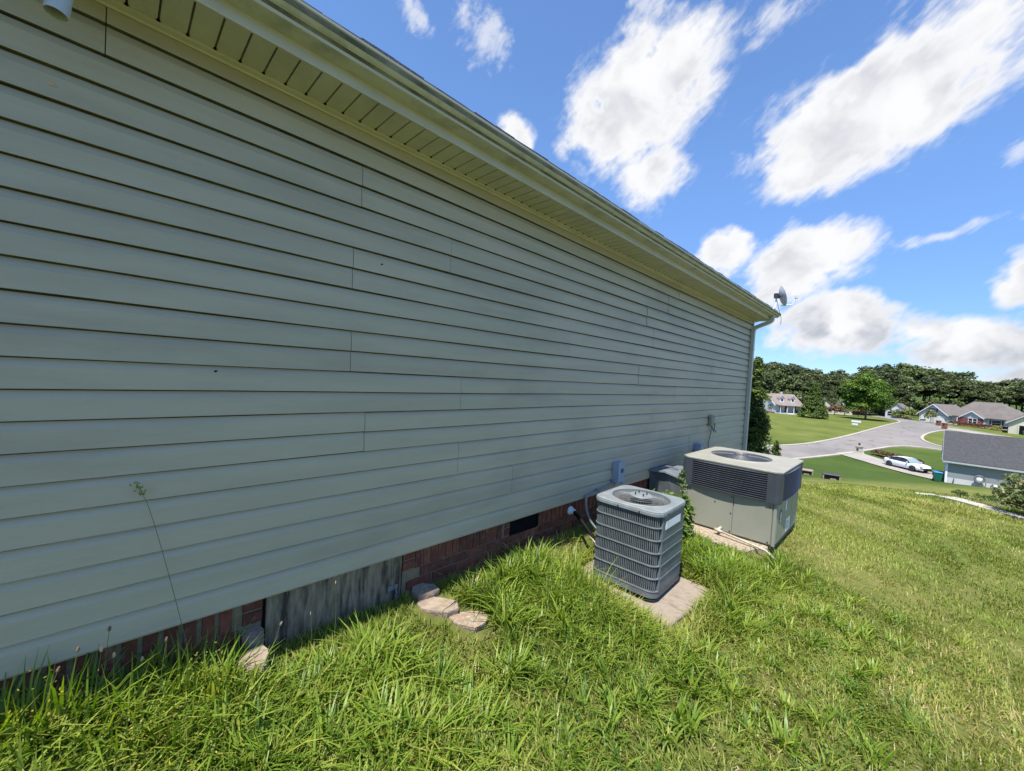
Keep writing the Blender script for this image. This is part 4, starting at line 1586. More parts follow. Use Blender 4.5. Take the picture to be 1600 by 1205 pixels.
def leaf_quads(P, Nrm, size, asp, rng, jit=0.7, fold=0.0):
    """one rhombic leaf per point; returns verts (n*4,3) and quads"""
    n = len(P)
    nr = Nrm + rng.normal(0, jit, (n, 3))
    nr /= np.linalg.norm(nr, axis=1)[:, None] + 1e-9
    t = rng.normal(0, 1, (n, 3))
    t -= nr * (t * nr).sum(1)[:, None]
    t /= np.linalg.norm(t, axis=1)[:, None] + 1e-9
    s = np.cross(nr, t)
    sz = size * rng.uniform(.65, 1.35, n)[:, None]
    v = np.empty((n, 4, 3))
    v[:, 0] = P - t * sz * .5
    v[:, 1] = P + s * sz * asp * .5 - t * sz * .05 + nr * sz * fold
    v[:, 2] = P + t * sz * .5
    v[:, 3] = P - s * sz * asp * .5 - t * sz * .05 + nr * sz * fold
    return v.reshape(-1, 3), np.arange(n * 4).reshape(n, 4)


def lobes_crown(rx, rz, zc, nl, per, lobe, size, seed, shape='round', asp=.75, tint_sp=.18, flat=0.8, under=-.35):
    """points on many leafy lobes that sit round an uneven crown"""
    rng = np.random.default_rng(seed)
    Ps, Ns, Ts = [], [], []
    for i in range(nl):
        if shape == 'cone':
            h = rng.uniform(0, 1) ** 1.25
            ang = rng.uniform(0, 2 * math.pi)
            r = rx * (1 - h) ** .85 * rng.uniform(.72, 1.0)
            c = np.array([r * math.cos(ang), r * math.sin(ang), zc + (h - .5) * 2 * rz])
            lr = lobe * (1.05 - .65 * h) * rng.uniform(.7, 1.25)
        elif shape == 'column':
            h = rng.uniform(0, 1)
            ang = rng.uniform(0, 2 * math.pi)
            r = rx * (1 - h ** 2.6) * rng.uniform(.35, 1.0)
            c = np.array([r * math.cos(ang), r * math.sin(ang), zc + (h - .5) * 2 * rz])
            lr = lobe * (1.1 - .55 * h) * rng.uniform(.7, 1.25)
        else:
            d = rng.normal(0, 1, 3)
            d /= np.linalg.norm(d)
            if d[2] < under:
                d[2] *= -.5
            k = rng.uniform(.55, 1.0)
            c = np.array([d[0] * rx * k, d[1] * rx * k, zc + d[2] * rz * k])
            lr = lobe * rng.uniform(.6, 1.3)
        n = int(per * rng.uniform(.7, 1.3))
        q = rng.normal(0, 1, (n, 3))
        q /= np.linalg.norm(q, axis=1)[:, None]
        q[:, 2] = np.where(q[:, 2] < -.3, -q[:, 2] * .6, q[:, 2])
        rad = lr * rng.uniform(.55, 1.08, n)[:, None]
        Ps.append(c + q * rad * np.array([1, 1, flat]))
        Ns.append(q + np.array([0, 0, .35]))
        Ts.append(np.clip(rng.normal(.45, tint_sp) + rng.normal(0, .16, n), 0, 1))
    P = np.concatenate(Ps)
    v, q = leaf_quads(P, np.concatenate(Ns), size, asp, rng)
    return v, q, np.repeat(np.concatenate(Ts), 4)


def trunk_mesh(h, r, seed, limbs=6, crown_r=3.0, lean=.04, z0=.35):
    rg = random.Random(seed)
    mb = MB()
    lx, ly = rg.uniform(-lean, lean) * h, rg.uniform(-lean, lean) * h
    pts = [(0, 0, -.3), (lx * .1, ly * .1, h * .15), (lx * .4, ly * .4, h * .45), (lx, ly, h)]
    mb.tube(smooth3(pts, 1), r, 8, r1=r * .3)
    for k in range(limbs):
        f = z0 + (1 - z0) * (k + .5) / limbs * .85
        a = rg.uniform(0, 6.28)
        b0 = Vector((lx * f, ly * f, h * f))
        ln = crown_r * rg.uniform(.5, .85)
        b1 = b0 + Vector((math.cos(a) * ln * .5, math.sin(a) * ln * .5, ln * .25))
        b2 = b0 + Vector((math.cos(a) * ln, math.sin(a) * ln, ln * rg.uniform(.4, .7)))
        mb.tube([b0, b1, b2], r * .35, 5, r1=r * .1)
    return mb.mesh('trunk')


def plant_tree(name, label, cat, loc, crown_me, trunk_me, rz=0.0, sc=(1, 1, 1), group=None, part='crown'):
    t = thing(name, label, cat, loc, rz, group)
    t.scale = sc
    link('trunk', trunk_me, M['bark'], t)
    link(part, crown_me, None, t)
    return t


def at_al(a, l):
    x = CAMX + a * FWX + l * FWY
    y = a * FWY - l * FWX
    return x, y


# evergreen at the house corner and the sprig beside it
v, q, t_ = lobes_crown(.27, 1.25, 1.30, 260, 110, .15, .058, 5, 'column', .42, .22, 1.3)
cme = np_mesh('crown', v, q, M['conifer'], t_)
tme = trunk_mesh(2.2, .03, 1, 10, .25, .01, .3)
plant_tree('evergreen_shrub', 'tall dark evergreen shrub behind the far corner of the grey green house', 'shrub', (-.10, 9.75, tz(-.10, 9.75)), cme, tme)
v, q, t_ = lobes_crown(.12, .36, .42, 80, 40, .07, .04, 6, 'column', .4, .2, 1.6)
plant_tree('evergreen_shrub', 'small upright sprig of evergreen right of the tall dark corner shrub', 'shrub', (.31, 9.95, tz(.31, 9.95) + .05),
           np_mesh('crown', v, q, M['conifer'], np.clip(t_ + .12, 0, 1)), trunk_mesh(.75, .015, 2, 6, .12, .02, .2))

# shrub at the right edge of the slope, small ones in the bed
v, q, t_ = lobes_crown(.62, .42, .50, 130, 70, .16, .062, 9, 'round', .55, .2, 1, -.7)
plant_tree('flowering_shrub', 'rounded shrub of dull green leaves with pale buds at the end of the concrete strip', 'shrub', (4.12, 11.75, tz(4.12, 11.75) - .12), np_mesh('crown', v, q, M['shrub'], np.clip(t_ + .1, 0, 1)), trunk_mesh(.3, .02, 3, 7, .4, .02, .1))
v, q, t_ = lobes_crown(.15, .11, .14, 22, 40, .06, .035, 10, 'round', .5, .2, 1)
plant_tree('low_shrub', 'low dark topped shrub in the mulch bed nearest the concrete strip', 'shrub', (3.42, 16.9, tz(3.42, 16.9)), np_mesh('crown', v, q, M['conifer'], np.clip(t_ + .05, 0, 1)), trunk_mesh(.2, .02, 4, 4, .2, .02, .2))
v, q, t_ = lobes_crown(.24, .06, .07, 22, 40, .06, .035, 12, 'round', .5, .2, 1)
plant_tree('low_shrub', 'low bright green spreading shrub beside the darker one in the mulch bed', 'shrub', (3.75, 15.6, tz(3.75, 15.6)), np_mesh('crown', v, q, M['weed'], t_), trunk_mesh(.15, .02, 5, 4, .25, .02, .2))

# tall leafy weed between the two cooling units
wd = thing('leafy_weed', 'tall leafy green weed growing between the condenser and the package unit', 'weed', (.56, 4.12, tz(.56, 4.12)))
rng = np.random.default_rng(77)
stm = MB()
LP, LN, LT = [], [], []
for s in range(20):
    bx, by = rng.uniform(-.16, .20), rng.uniform(-.24, .20)
    hh = rng.uniform(.30, .46) if s else .66
    lx, ly = rng.uniform(-.08, .08), rng.uniform(-.1, .02)
    pts = [Vector((bx + lx * f * f, by + ly * f * f, hh * f)) for f in (0, .35, .7, 1)]
    stm.tube(pts, .005, 5, r1=.002)
    for k in range(60):
        f = rng.uniform(.18, 1.0)
        c = Vector((bx + lx * f * f, by + ly * f * f, hh * f))
        a = rng.uniform(0, 6.28)
        ln = rng.uniform(.02, .075) * (1.15 - .5 * f)
        LP.append((c.x + math.cos(a) * ln, c.y + math.sin(a) * ln, c.z + rng.uniform(-.02, .03)))
        LN.append((math.cos(a) * .5, math.sin(a) * .5, .8))
        LT.append(np.clip(rng.normal(.5, .2) + .2 * f, 0, 1))
stm.build('stem', M['weed'], wd)
v, q = leaf_quads(np.array(LP), np.array(LN), .075, .38, rng, .45, .05)
link('leaves', np_mesh('leaves', v, q, M['weed'], np.repeat(LT, 4)), None, wd)

# thin stalks that stand up in front of the siding


def stalk(pts, r, label, headlen, headr, hm, nleaf=0, group=None, cat='weed', seedy=False):
    p0 = pts[0]
    z0 = tz(p0[0], p0[1])
    o = thing('grass_stalk', label, cat, (p0[0], p0[1], z0), 0, group)
    L_ = [Vector((p[0] - p0[0], p[1] - p0[1], p[2] - (z0 if i else 0) if i else 0)) for i, p in enumerate(pts)]
    sm_ = smooth3(L_)
    MB().tube(sm_, r, 5, r1=r * .55).build('stem', M['stalk'], o)
    tip = sm_[-1]
    dr = (sm_[-1] - sm_[-2]).normalized()
    if seedy:
        rg_ = np.random.default_rng(int(abs(p0[1]) * 1000) + 3)
        n_ = 46
        f = rg_.uniform(-.3, 1, n_)
        P = np.array([tip + dr * (headlen * x) for x in f]) + rg_.normal(0, headr, (n_, 3))
        v_, q_ = leaf_quads(P, rg_.normal(0, 1, (n_, 3)), .011, .45, rg_)
        link('seed_head', np_mesh('seed_head', v_, q_, M['clover'], np.repeat(rg_.uniform(.45, .9, n_), 4)), None, o)
    else:
        qq = dr.to_track_quat('Z', 'Y').to_matrix()
        MB().lathe([(0, -.001), (headr * .8, .002), (headr, headlen * .4), (headr * .7, headlen * .8), (0, headlen)], tip, 8, qq).build('seed_head', hm, o)
    return o


M['stalk'] = mat('stalk', (0.11, 0.14, 0.04), 0.7, 0.2, 20)
M['seed'] = mat('seed', (0.16, 0.10, 0.065), 0.9, 0.25, 60)
M['seed_pale'] = mat('seed_pale', (0.42, 0.30, 0.17), 0.9, 0.25, 60)
stalk([(.09, .265, 0), (.085, .25, -.1), (.075, .21, .10), (.06, .155, .36), (.05, .105, .57), (.05, .085, .612)], .0016, 'tall thin bent grass stalk with a feathery green seed head in front of the siding', .045, .007, None, seedy=True)
for k, (x, y, h, dx, dy, hm) in enumerate(((.16, -.11, .33, .0, .035, 'seed'), (.13, -.015, .37, .0, .02, 'seed'), (.13, -.035, .30, .01, .02, 'seed_pale'), (.14, .02, .27, -.01, .0, 'seed_pale'),
                                           (.20, -.18, .30, .0, .06, 'seed'), (.15, .15, .30, 0, .02, 'seed'), (.13, .545, .20, 0, .05, 'seed_pale'), (.12, .09, .22, 0, .01, 'seed_pale'))):
    z = tz(x, y)
    stalk([(x, y, 0), (x + dx * .3, y + dy * .3, z + h * .5), (x + dx, y + dy, z + h)], .0014,
          'short weed stalk with a %s seed head by the near end of the wall' % ('dark brown' if hm == 'seed' else 'pale tan'), .022, .0052, M[hm],
          group='dark headed stalks by the wall' if hm == 'seed' else 'pale headed stalks by the wall')
for k, (x, y, h) in enumerate(((.19, .83, .36), (.20, .71, .25))):
    z = tz(x, y)
    stalk([(x, y, 0), (x, y + .01, z + h * .5), (x, y + .0, z + h)], .0015, ('slender upright stalk in front of the middle of the plywood hatch', 'shorter stalk with a pale tip in front of the plywood hatch')[k], .02, .003, M['seed_pale'])

# ------------------------------------------------------------------ grass
def blades(X, Y, h, w, bend, heading, tint, name, m, z=None, droop=1.0, short=False):
    n = len(X)
    Z = terrain(X, Y) - .008 if z is None else z
    dx, dy = np.cos(heading), np.sin(heading)
    px_, py_ = -dy, dx
    ts = np.array([0, .55, 1.0]) if short else np.array([0, .38, .72, 1.0])
    ws = np.array([.8, .95, .06]) if short else np.array([.75, 1.0, .62, .06])
    K = len(ts)
    V = np.empty((n, K, 2, 3), np.float32)
    for i, (t, wk) in enumerate(zip(ts, ws)):
        out_ = bend * h * t ** 1.8
        upz = h * (t - .42 * bend * droop * t ** 2.2)
        for s, sg in ((0, -1), (1, 1)):
            V[:, i, s, 0] = X + dx * out_ + px_ * w * wk * .5 * sg
            V[:, i, s, 1] = Y + dy * out_ + py_ * w * wk * .5 * sg
            V[:, i, s, 2] = Z + upz
    base = np.arange(n)[:, None] * (2 * K)
    qs = []
    for i in range(K - 1):
        qs.append(np.concatenate([base + 2 * i, base + 2 * i + 1, base + 2 * i + 3, base + 2 * i + 2], 1))
    Q = np.stack(qs, 1).reshape(-1, 4)
    T_ = np.repeat(np.clip(tint, 0, 1), 2 * K)
    o = link(name, np_mesh(name, V.reshape(-1, 3), Q, m, T_), None)
    return o


_gr = np.random.default_rng(5)
_lat = {}


def vnoise(X, Y, s, seed=0):
    """smooth value noise 0..1"""
    rg_ = np.random.default_rng(seed)
    T_ = rg_.uniform(0, 1, (64, 64))
    u, v_ = X / s + 100, Y / s + 100
    iu, iv = np.floor(u).astype(int), np.floor(v_).astype(int)
    fu, fv = u - iu, v_ - iv
    fu, fv = fu * fu * (3 - 2 * fu), fv * fv * (3 - 2 * fv)
    g = lambda a, c: T_[a % 64, c % 64]
    return (g(iu, iv) * (1 - fu) * (1 - fv) + g(iu + 1, iv) * fu * (1 - fv) + g(iu, iv + 1) * (1 - fu) * fv + g(iu + 1, iv + 1) * fu * fv)


def clear_mask(X, Y):
    k = X > .035
    k &= ~((X > .30) & (X < 1.24) & (Y > 2.58) & (Y < 3.44))
    k &= ~((X > .30) & (X < 1.34) & (Y > 4.40) & (Y < 5.84))
    k &= ~((X < .45) & (Y > 4.66) & (Y < 5.3))
    for (cx_, cy_, r_) in ((.05, 1.47, .12), (.20, 1.46, .15), (.42, 1.56, .14), (.155, .485, .055), (.015, .5, .05)):
        k &= (X - cx_) ** 2 + (Y - cy_) ** 2 > r_ ** 2
    return k


def rankness(X, Y):
    """where the mower does not reach: along the wall and round the units"""
    r = np.exp(-(np.clip(X - .25, 0, 9) / .62) ** 2) * (1 - sst(4.0, 5.0, Y))
    r = np.maximum(r, np.exp(-((X - .75) ** 2 / .55 + (Y - 2.35) ** 2 / .22)))
    r = np.maximum(r, .9 * np.exp(-((X - 1.25) ** 2 / .10 + (Y - 3.6) ** 2 / .9)))
    r = np.maximum(r, .6 * np.exp(-((X - 1.0) ** 2 / .5 + (Y - 3.9) ** 2 / .08)))
    r = np.maximum(r, .95 * np.exp(-((X - .9) ** 2 / .35 + (Y - .7) ** 2 / .5)))
    return r


def lawn_zone(n, x0, x1, y0, y1, hs, ws, name, m, amin, amax, rank=True, label='grass'):
    X = _gr.uniform(x0, x1, n)
    Y = _gr.uniform(y0, y1, n)
    A = (X - CAMX) * FWX + Y * FWY
    Lr = (X - CAMX) * FWY - Y * FWX
    k = clear_mask(X, Y) & (A > amin) & (A <= amax) & (Lr < A * 1.75 + 1.2)
    bare = vnoise(X, Y, .34, 3) * .6 + vnoise(X, Y, .11, 4) * .4
    rk = rankness(X, Y)
    shade_strip = (X < .20) & (Y > 1.66) & (Y < 3.6)
    keep_p = np.clip(.30 + 1.25 * (bare - .28) + .5 * rk, .12, 1)
    keep_p = np.where(shade_strip, .06, keep_p)
    k &= _gr.uniform(0, 1, n) < keep_p
    X, Y, rk, bare = X[k], Y[k], rk[k], bare[k]
    n = len(X)
    patch = vnoise(X, Y, .9, 8)
    h = hs * _gr.uniform(.45, 1.35, n) * (.75 + .5 * vnoise(X, Y, .5, 9))
    rk = rk * np.where((np.hypot(X - .46, Y - 1.42) < .28) | (np.hypot(X - .2, Y - 1.36) < .16) | ((X < .30) & (Y > .50) & (Y < 1.65)), .12, 1)
    if rank:
        h = h * (1 + 1.9 * rk * _gr.uniform(.3, 1.1, n))
    w = ws * _gr.uniform(.6, 1.4, n) * (1 + .6 * rk * rank)
    bend = np.clip(_gr.normal(.55, .33, n), .02, 1.4)
    hd = _gr.uniform(0, 6.283, n) + 0.0
    flow = vnoise(X, Y, .6, 12) * 12
    hd = np.where(_gr.uniform(0, 1, n) < .45, flow + _gr.normal(0, .5, n), hd)
    dryp = np.clip(1.15 - 1.9 * bare, 0, 1) * (1 - .7 * rk)
    tint = .42 + .55 * (patch - .5) + _gr.normal(0, .13, n) + (_gr.uniform(0, 1, n) < dryp * .48 + .04) * _gr.uniform(.25, .6, n)
    o = blades(X, Y, h, w, bend, hd, tint, name, m, short=True)
    tag(o, label, None, None, 'stuff')
    return o


lawn_zone(240000, -.0, 3.6, -.75, 4.7, .058, .0050, 'lawn_grass', M['grass'], .35, 99, True, 'uneven sunlit lawn grass close to the house')
lawn_zone(380000, .0, 8.5, 4.7, 13.5, .048, .0058, 'lawn_grass', M['grass'], .3, 15, True, 'mown grass on the slope beyond the package unit')
lawn_zone(60000, 3.6, 6, 1.0, 4.7, .05, .0042, 'lawn_grass', M['grass'], .2, 99, False, 'mown grass on the slope at right')
lawn_zone(90000, -4.0, 5.0, 8.9, 34.0, .065, .016, 'lawn_grass', M['grass'], 7, 40, False, 'mown grass far down the slope')

# long tufts
TX, TY, TH, TW, TB, TD, TT = [], [], [], [], [], [], []


def tuft(cx, cy, n, h, w, spread=.05, bend=.9, tint=.45, head=None):
    bend = bend * .74
    h = h * 1.06
    a = _gr.uniform(0, 6.283, n) if head is None else _gr.normal(head, .8, n)
    r = spread * np.sqrt(_gr.uniform(0, 1, n))
    TX.append(cx + r * np.cos(a))
    TY.append(cy + r * np.sin(a))
    TH.append(h * _gr.uniform(.5, 1.15, n))
    TW.append(w * 1.3 * _gr.uniform(.6, 1.25, n))
    TB.append(np.clip(_gr.normal(bend, .28, n), .1, 1.6))
    TD.append(a + _gr.normal(0, .35, n))
    TT.append(np.clip(_gr.normal(tint, .08) + _gr.normal(0, .16, n), 0, 1))


for i in range(900):
    for _ in range(20):
        x, y = _gr.uniform(.08, 2.4), _gr.uniform(-.35, 4.6)
        if x > (.30 if .5 < y < 1.65 else .22 - .5 * (y < 1.6)) and not (.2 < x < 1.34 and 2.46 < y < 3.54) and not (.3 < x < 1.4 and 4.2 < y < 5.9) and math.hypot(x - .44, y - 1.44) > .30 and math.hypot(x - .16, y - 1.42) > .22 and clear_mask(np.array([x]), np.array([y]))[0] and _gr.uniform() < .12 + rankness(np.array([x]), np.array([y]))[0] ** 1.3:
            break
    else:
        continue
    rk_ = .55 + .45 * float(rankness(np.array([x]), np.array([y]))[0])
    tuft(x, y, int(_gr.integers(10, 26)), _gr.uniform(.13, .25) * rk_, _gr.uniform(.0060, .0105), .035, .95, _gr.uniform(.34, .62))
# the tall clumps that stand out in the picture
for (x, y, n, h, w, bd) in ((.22, .30, 60, .30, .0085, .55), (.28, .38, 46, .26, .0075, .8), (.14, -.08, 26, .30, .009, .7), (.17, -.19, 26, .30, .009, .75), (.30, .02, 40, .26, .008, .9),
                            (.46, .62, 60, .19, .008, 1.0), (.10, -.30, 34, .34, .009, .6), (.09, -.12, 30, .34, .008, .55), (.12, .06, 34, .30, .008, .6), (.10, .17, 40, .28, .008, .6), (.14, -.22, 40, .30, .008, .8), (.20, -.05, 40, .28, .008, .8), (.22, .12, 46, .26, .008, .8), (.16, .40, 40, .2, .007, .8), (.12, .24, 34, .30, .008, .5), (.55, .80, 70, .19, .008, 1.05), (.60, .40, 60, .24, .008, 1.0), (.70, .60, 60, .24, .008, 1.05), (.88, .9, 60, .22, .0075, 1.1),
                            (.62, 2.38, 60, .34, .006, .55), (.76, 2.40, 40, .34, .006, .5), (.50, 2.45, 50, .26, .0065, .7), (.30, 2.25, 60, .24, .006, .85), (.30, 2.0, 40, .22, .006, 1.0),
                            (.35, 1.95, 36, .26, .006, 1.1), (.30, 2.5, 70, .26, .006, .7), (.30, 2.75, 50, .2, .006, .7), (1.27, 4.33, 12, .26, .004, .5), (1.33, 3.9, 60, .2, .006, .9), (1.42, 3.0, 40, .15, .006, .9),
                            (1.1, 3.75, 60, .2, .006, .9), (.8, 3.8, 60, .22, .006, .9), (1.36, 2.36, 40, .17, .007, .85), (.86, 2.22, 50, .22, .007, .9), (.3, 3.7, 50, .2, .006, .8), (1.45, 4.55, 40, .16, .006, .9)):
    tuft(x, y, n, h, w, .07, bd, .46)
for i in range(70):
    x, y = _gr.uniform(1.3, 3.6), _gr.uniform(.2, 4.6)
    tuft(x, y, int(_gr.integers(6, 16)), _gr.uniform(.07, .14), .006, .03, 1.0, _gr.uniform(.3, .55))
o = blades(*[np.concatenate(a) for a in (TX, TY, TH, TW, TB, TD, TT)], 'tall_grass', M['tallgrass'])
tag(o, 'long arching bright green grass along the wall and units', None, None, 'stuff')

# broad leaved weeds low in the sward, and small yellow seed sprays
n = 15000
X, Y = _gr.uniform(.06, 3.4, n), _gr.uniform(-.5, 4.5, n)
k = clear_mask(X, Y) & (_gr.uniform(0, 1, n) < np.clip((vnoise(X, Y, .3, 21) - .42) * 3 + .8 * np.exp(-((X - .25) ** 2 / .12 + (Y - .0) ** 2 / .12)), 0, 1))
X, Y = X[k], Y[k]
n = len(X)
P = np.stack([X, Y, terrain(X, Y) + _gr.uniform(.01, .06, n)], -1)
v, q = leaf_quads(P, np.tile([0, 0, 1.2], (n, 1)), .021, .62, _gr, .5, .08)
o = link('ground_cover', np_mesh('ground_cover', v, q, M['clover'], np.repeat(np.clip(_gr.normal(.38, .17, n), 0, .8), 4)), None)
tag(o, 'small broad leaved weeds among the grass', None, None, 'stuff')
Ps = []
for (cx_, cy_, s_, n_) in ((.36, .10, .07, 260), (.29, .36, .04, 150), (.22, .27, .045, 150), (.16, -.17, .06, 160), (.31, .45, .03, 90), (.55, .12, .06, 80)):
    p_ = _gr.normal(0, 1, (n_, 3)) * np.array([s_, s_, .05]) + np.array([cx_, cy_, tz(cx_, cy_) + .16])
    Ps.append(p_)
P = np.concatenate(Ps)
v, q = leaf_quads(P, _gr.normal(0, 1, P.shape), .011, .5, _gr, .5)
o = link('seed_sprays', np_mesh('seed_sprays', v, q, M['clover'], np.repeat(_gr.uniform(.55, 1, len(P)), 4)), None)
tag(o, 'yellowish sprays of tiny seeds in the tall grass', None, None, 'stuff')
# dead leaves and clippings lying on the soil
n = 9000
X, Y = _gr.uniform(.03, 3.6, n), _gr.uniform(-.4, 4.6, n)
k = clear_mask(X, Y)
X, Y = X[k], Y[k]
P = np.stack([X, Y, terrain(X, Y) + _gr.uniform(.004, .02, len(X))], -1)
v, q = leaf_quads(P, np.tile([0, 0, 2.5], (len(X), 1)), .034, .12, _gr, .5)
M['straw'] = leaf_mat('straw', (0.20, 0.15, 0.08), (0.33, 0.26, 0.14), (0.45, 0.38, 0.22), 0.1)
o = link('clippings', np_mesh('clippings', v, q, M['straw'], np.repeat(_gr.uniform(0, 1, len(X)), 4)), None)
tag(o, 'dry straw coloured clippings on the soil', None, None, 'stuff')

# ------------------------------------------------------------------ trees of the valley
fcr, ftr = [], []
for s in range(6):
    rx = (4.2, 4.8, 3.6, 5.2, 4.4, 3.9)[s]
    rz = (6.2, 5.6, 6.6, 5.8, 5.0, 7.0)[s]
    v, q, t_ = lobes_crown(rx, rz * 1.15, 9.6, 62, 105, 1.7, .66, 100 + s, 'round', .8, .17, .72)
    fcr.append(np_mesh('crown', v, q, M['forest'], t_))
    ftr.append(trunk_mesh(13.5, .32, 200 + s, 7, 3.6, .05, .35))
SKX = [1100, 1180, 1205, 1235, 1262, 1300, 1345, 1390, 1430, 1470, 1500, 1535, 1560, 1600, 1680, 1800]
SKY = [556, 556, 560, 559, 573, 572, 568, 563, 559, 570, 577, 592, 590, 582, 580, 580]
protos = {}
nt = 0
for row, (a0, fr_) in enumerate(((141, .60), (150, .80), (160, .93), (172, 1.0), (186, .97))):
    l = 62 + row * 3.1
    while l < a0 * 1.72:
        a = a0 + random.uniform(-4, 4)
        ll = l + random.uniform(-1.6, 1.6)
        x, y = at_al(a, ll)
        px = 800 + 620 * ll / a
        yh = 620.5 + .0589 * (px - 1420)
        ysk = np.interp(px, SKX, SKY)
        z = tz(x, y)
        top = CAMZ + (yh - ysk) * a / 620 * random.uniform(.86, 1.03)
        h = (top - z) * (fr_ + random.uniform(-.08, .03))
        k = random.randrange(6)
        hh = 9.6 + 1.15 * (6.2, 5.6, 6.6, 5.8, 5.0, 7.0)[k] + .6
        s = h / hh
        w = s * random.uniform(.95, 1.35)
        l += 7.6 * max(.75, w)
        # keep the houses' plots open
        if row == 0 and (1425 < px < 1620 or px < 1262):
            continue
        if row == 1 and (1440 < px < 1560 and a < 148):
            continue
        lab = ('tall rounded tree in the wood behind the houses', 'broad leafy tree in the wood behind the houses', 'narrow crowned tree in the wood behind the houses',
               'spreading leafy tree in the wood behind the houses', 'low domed tree in the wood behind the houses', 'tall dense tree in the wood behind the houses')[k]
        plant_tree('forest_tree', lab, 'tree', (x, y, z - .2), fcr[k], ftr[k], random.uniform(0, 6.28), (w, w, s), ('tall rounded', 'broad leafy', 'narrow crowned', 'spreading leafy', 'low domed', 'tall dense')[k] + ' trees of the wood')
        nt += 1
# dark undergrowth at the edge of the wood
v, q, t_ = lobes_crown(3.0, 2.6, 2.4, 34, 70, 1.2, .55, 300, 'round', .8, .2, .8)
ume = np_mesh('crown', v, q, M['forest'], t_)
utr = trunk_mesh(2.5, .1, 301, 5, 1.5, .05, .2)
for i in range(34):
    l = 66 + i * 5.0
    x, y = at_al(139 + random.uniform(-3, 3), l)
    px = 800 + 620 * l / 139
    if 1425 < px < 1620:
        x, y = at_al(150 + random.uniform(-2, 2), l)
    sc = random.uniform(.8, 1.5)
    plant_tree('forest_bush', 'dark leafy bush along the edge of the wood', 'bush', (x, y, tz(x, y) - .2), ume, utr, random.uniform(0, 6), (sc, sc, sc), 'bushes along the wood edge')

# the bright maple and the conical evergreen on the corner lawn
v, q, t_ = lobes_crown(4.7, 5.3, 7.0, 120, 230, 1.75, .46, 402, 'round', .8, .16, .85, -.8)
mx_, my_ = -5.9, 147.7
plant_tree('leafy_tree', 'round bright green broadleaf tree on the corner lawn', 'tree', (mx_, my_, tz(mx_, my_)), np_mesh('crown', v, q, M['maple'], t_), trunk_mesh(9, .28, 401, 9, 3, .02, .3))
v, q, t_ = lobes_crown(3.0, 4.5, 4.75, 300, 100, .85, .36, 410, 'cone', .6, .18, .9)
ex_, ey_ = -15.5, 132.2
plant_tree('evergreen_tree', 'cone shaped dark evergreen on the corner lawn near the white house', 'tree', (ex_, ey_, tz(ex_, ey_)), np_mesh('crown', v, q, M['conifer'], np.clip(t_ + .12, 0, 1)), trunk_mesh(9, .2, 411, 8, 2, .01, .1))

# bushes round the far houses
v, q, t_ = lobes_crown(1.0, .62, .7, 26, 50, .42, .22, 420, 'round', .7, .2, .9)
BM = {k: np_mesh('crown', v, q, M[k], t_) for k in ('forest', 'redshrub', 'yellowshrub', 'maple', 'shrub')}
btr = trunk_mesh(.9, .06, 421, 5, .6, .05, .2)


def bush(x, y, s, kind, label, sz=None, group=None):
    plant_tree('bush', label, 'bush', (x, y, tz(x, y) - .03), BM[kind], btr, random.uniform(0, 6), (s, s, sz or s), group)


# ------------------------------------------------------------------ houses of the valley


def local_house(name, label, loc, rz):
    return thing(name, label, 'house', loc, rz)


def gable(mbw, mbr, x0, x1, y0, y1, z0, ze, zr, ax, o=.35, t=.12, mbt=None):
    """walls with two gable ends and a two sided roof; ridge along ax"""
    if ax == 'x':
        c = (y0 + y1) / 2
        mbw.prism([(y0, z0), (y1, z0), (y1, ze), (c, zr), (y0, ze)], x0, x1, 'x')
        s = (zr - ze) / (c - y0)
        for sg, e in ((-1, y0), (1, y1)):
            mbr.prism([(e + sg * o, ze - s * o + .02), (c, zr + .02), (c, zr + .02 + t), (e + sg * o, ze - s * o + .02 + t)], x0 - o, x1 + o, 'x')
            if mbt:
                for xe in (x0 - o - .06, x1 + o):
                    mbt.prism([(e + sg * (o + .02), ze - s * o - .16), (c, zr - .14), (c, zr + .10), (e + sg * (o + .02), ze - s * o + .08)], xe, xe + .06, 'x')
                mbt.box(x0 - o, x1 + o, min(e + sg * (o + .02), e + sg * (o + .12)), max(e + sg * (o + .02), e + sg * (o + .12)), ze - s * o - .12, ze - s * o + .10)
    else:
        c = (x0 + x1) / 2
        mbw.prism([(x0, z0), (x1, z0), (x1, ze), (c, zr), (x0, ze)], y0, y1, 'y')
        s = (zr - ze) / (c - x0)
        for sg, e in ((-1, x0), (1, x1)):
            mbr.prism([(e + sg * o, ze - s * o + .02), (c, zr + .02), (c, zr + .02 + t), (e + sg * o, ze - s * o + .02 + t)], y0 - o, y1 + o, 'y')
            if mbt:
                for ye in (y0 - o - .06, y1 + o):
                    mbt.prism([(e + sg * (o + .02), ze - s * o - .16), (c, zr - .14), (c, zr + .10), (e + sg * (o + .02), ze - s * o + .08)], ye, ye + .06, 'y')


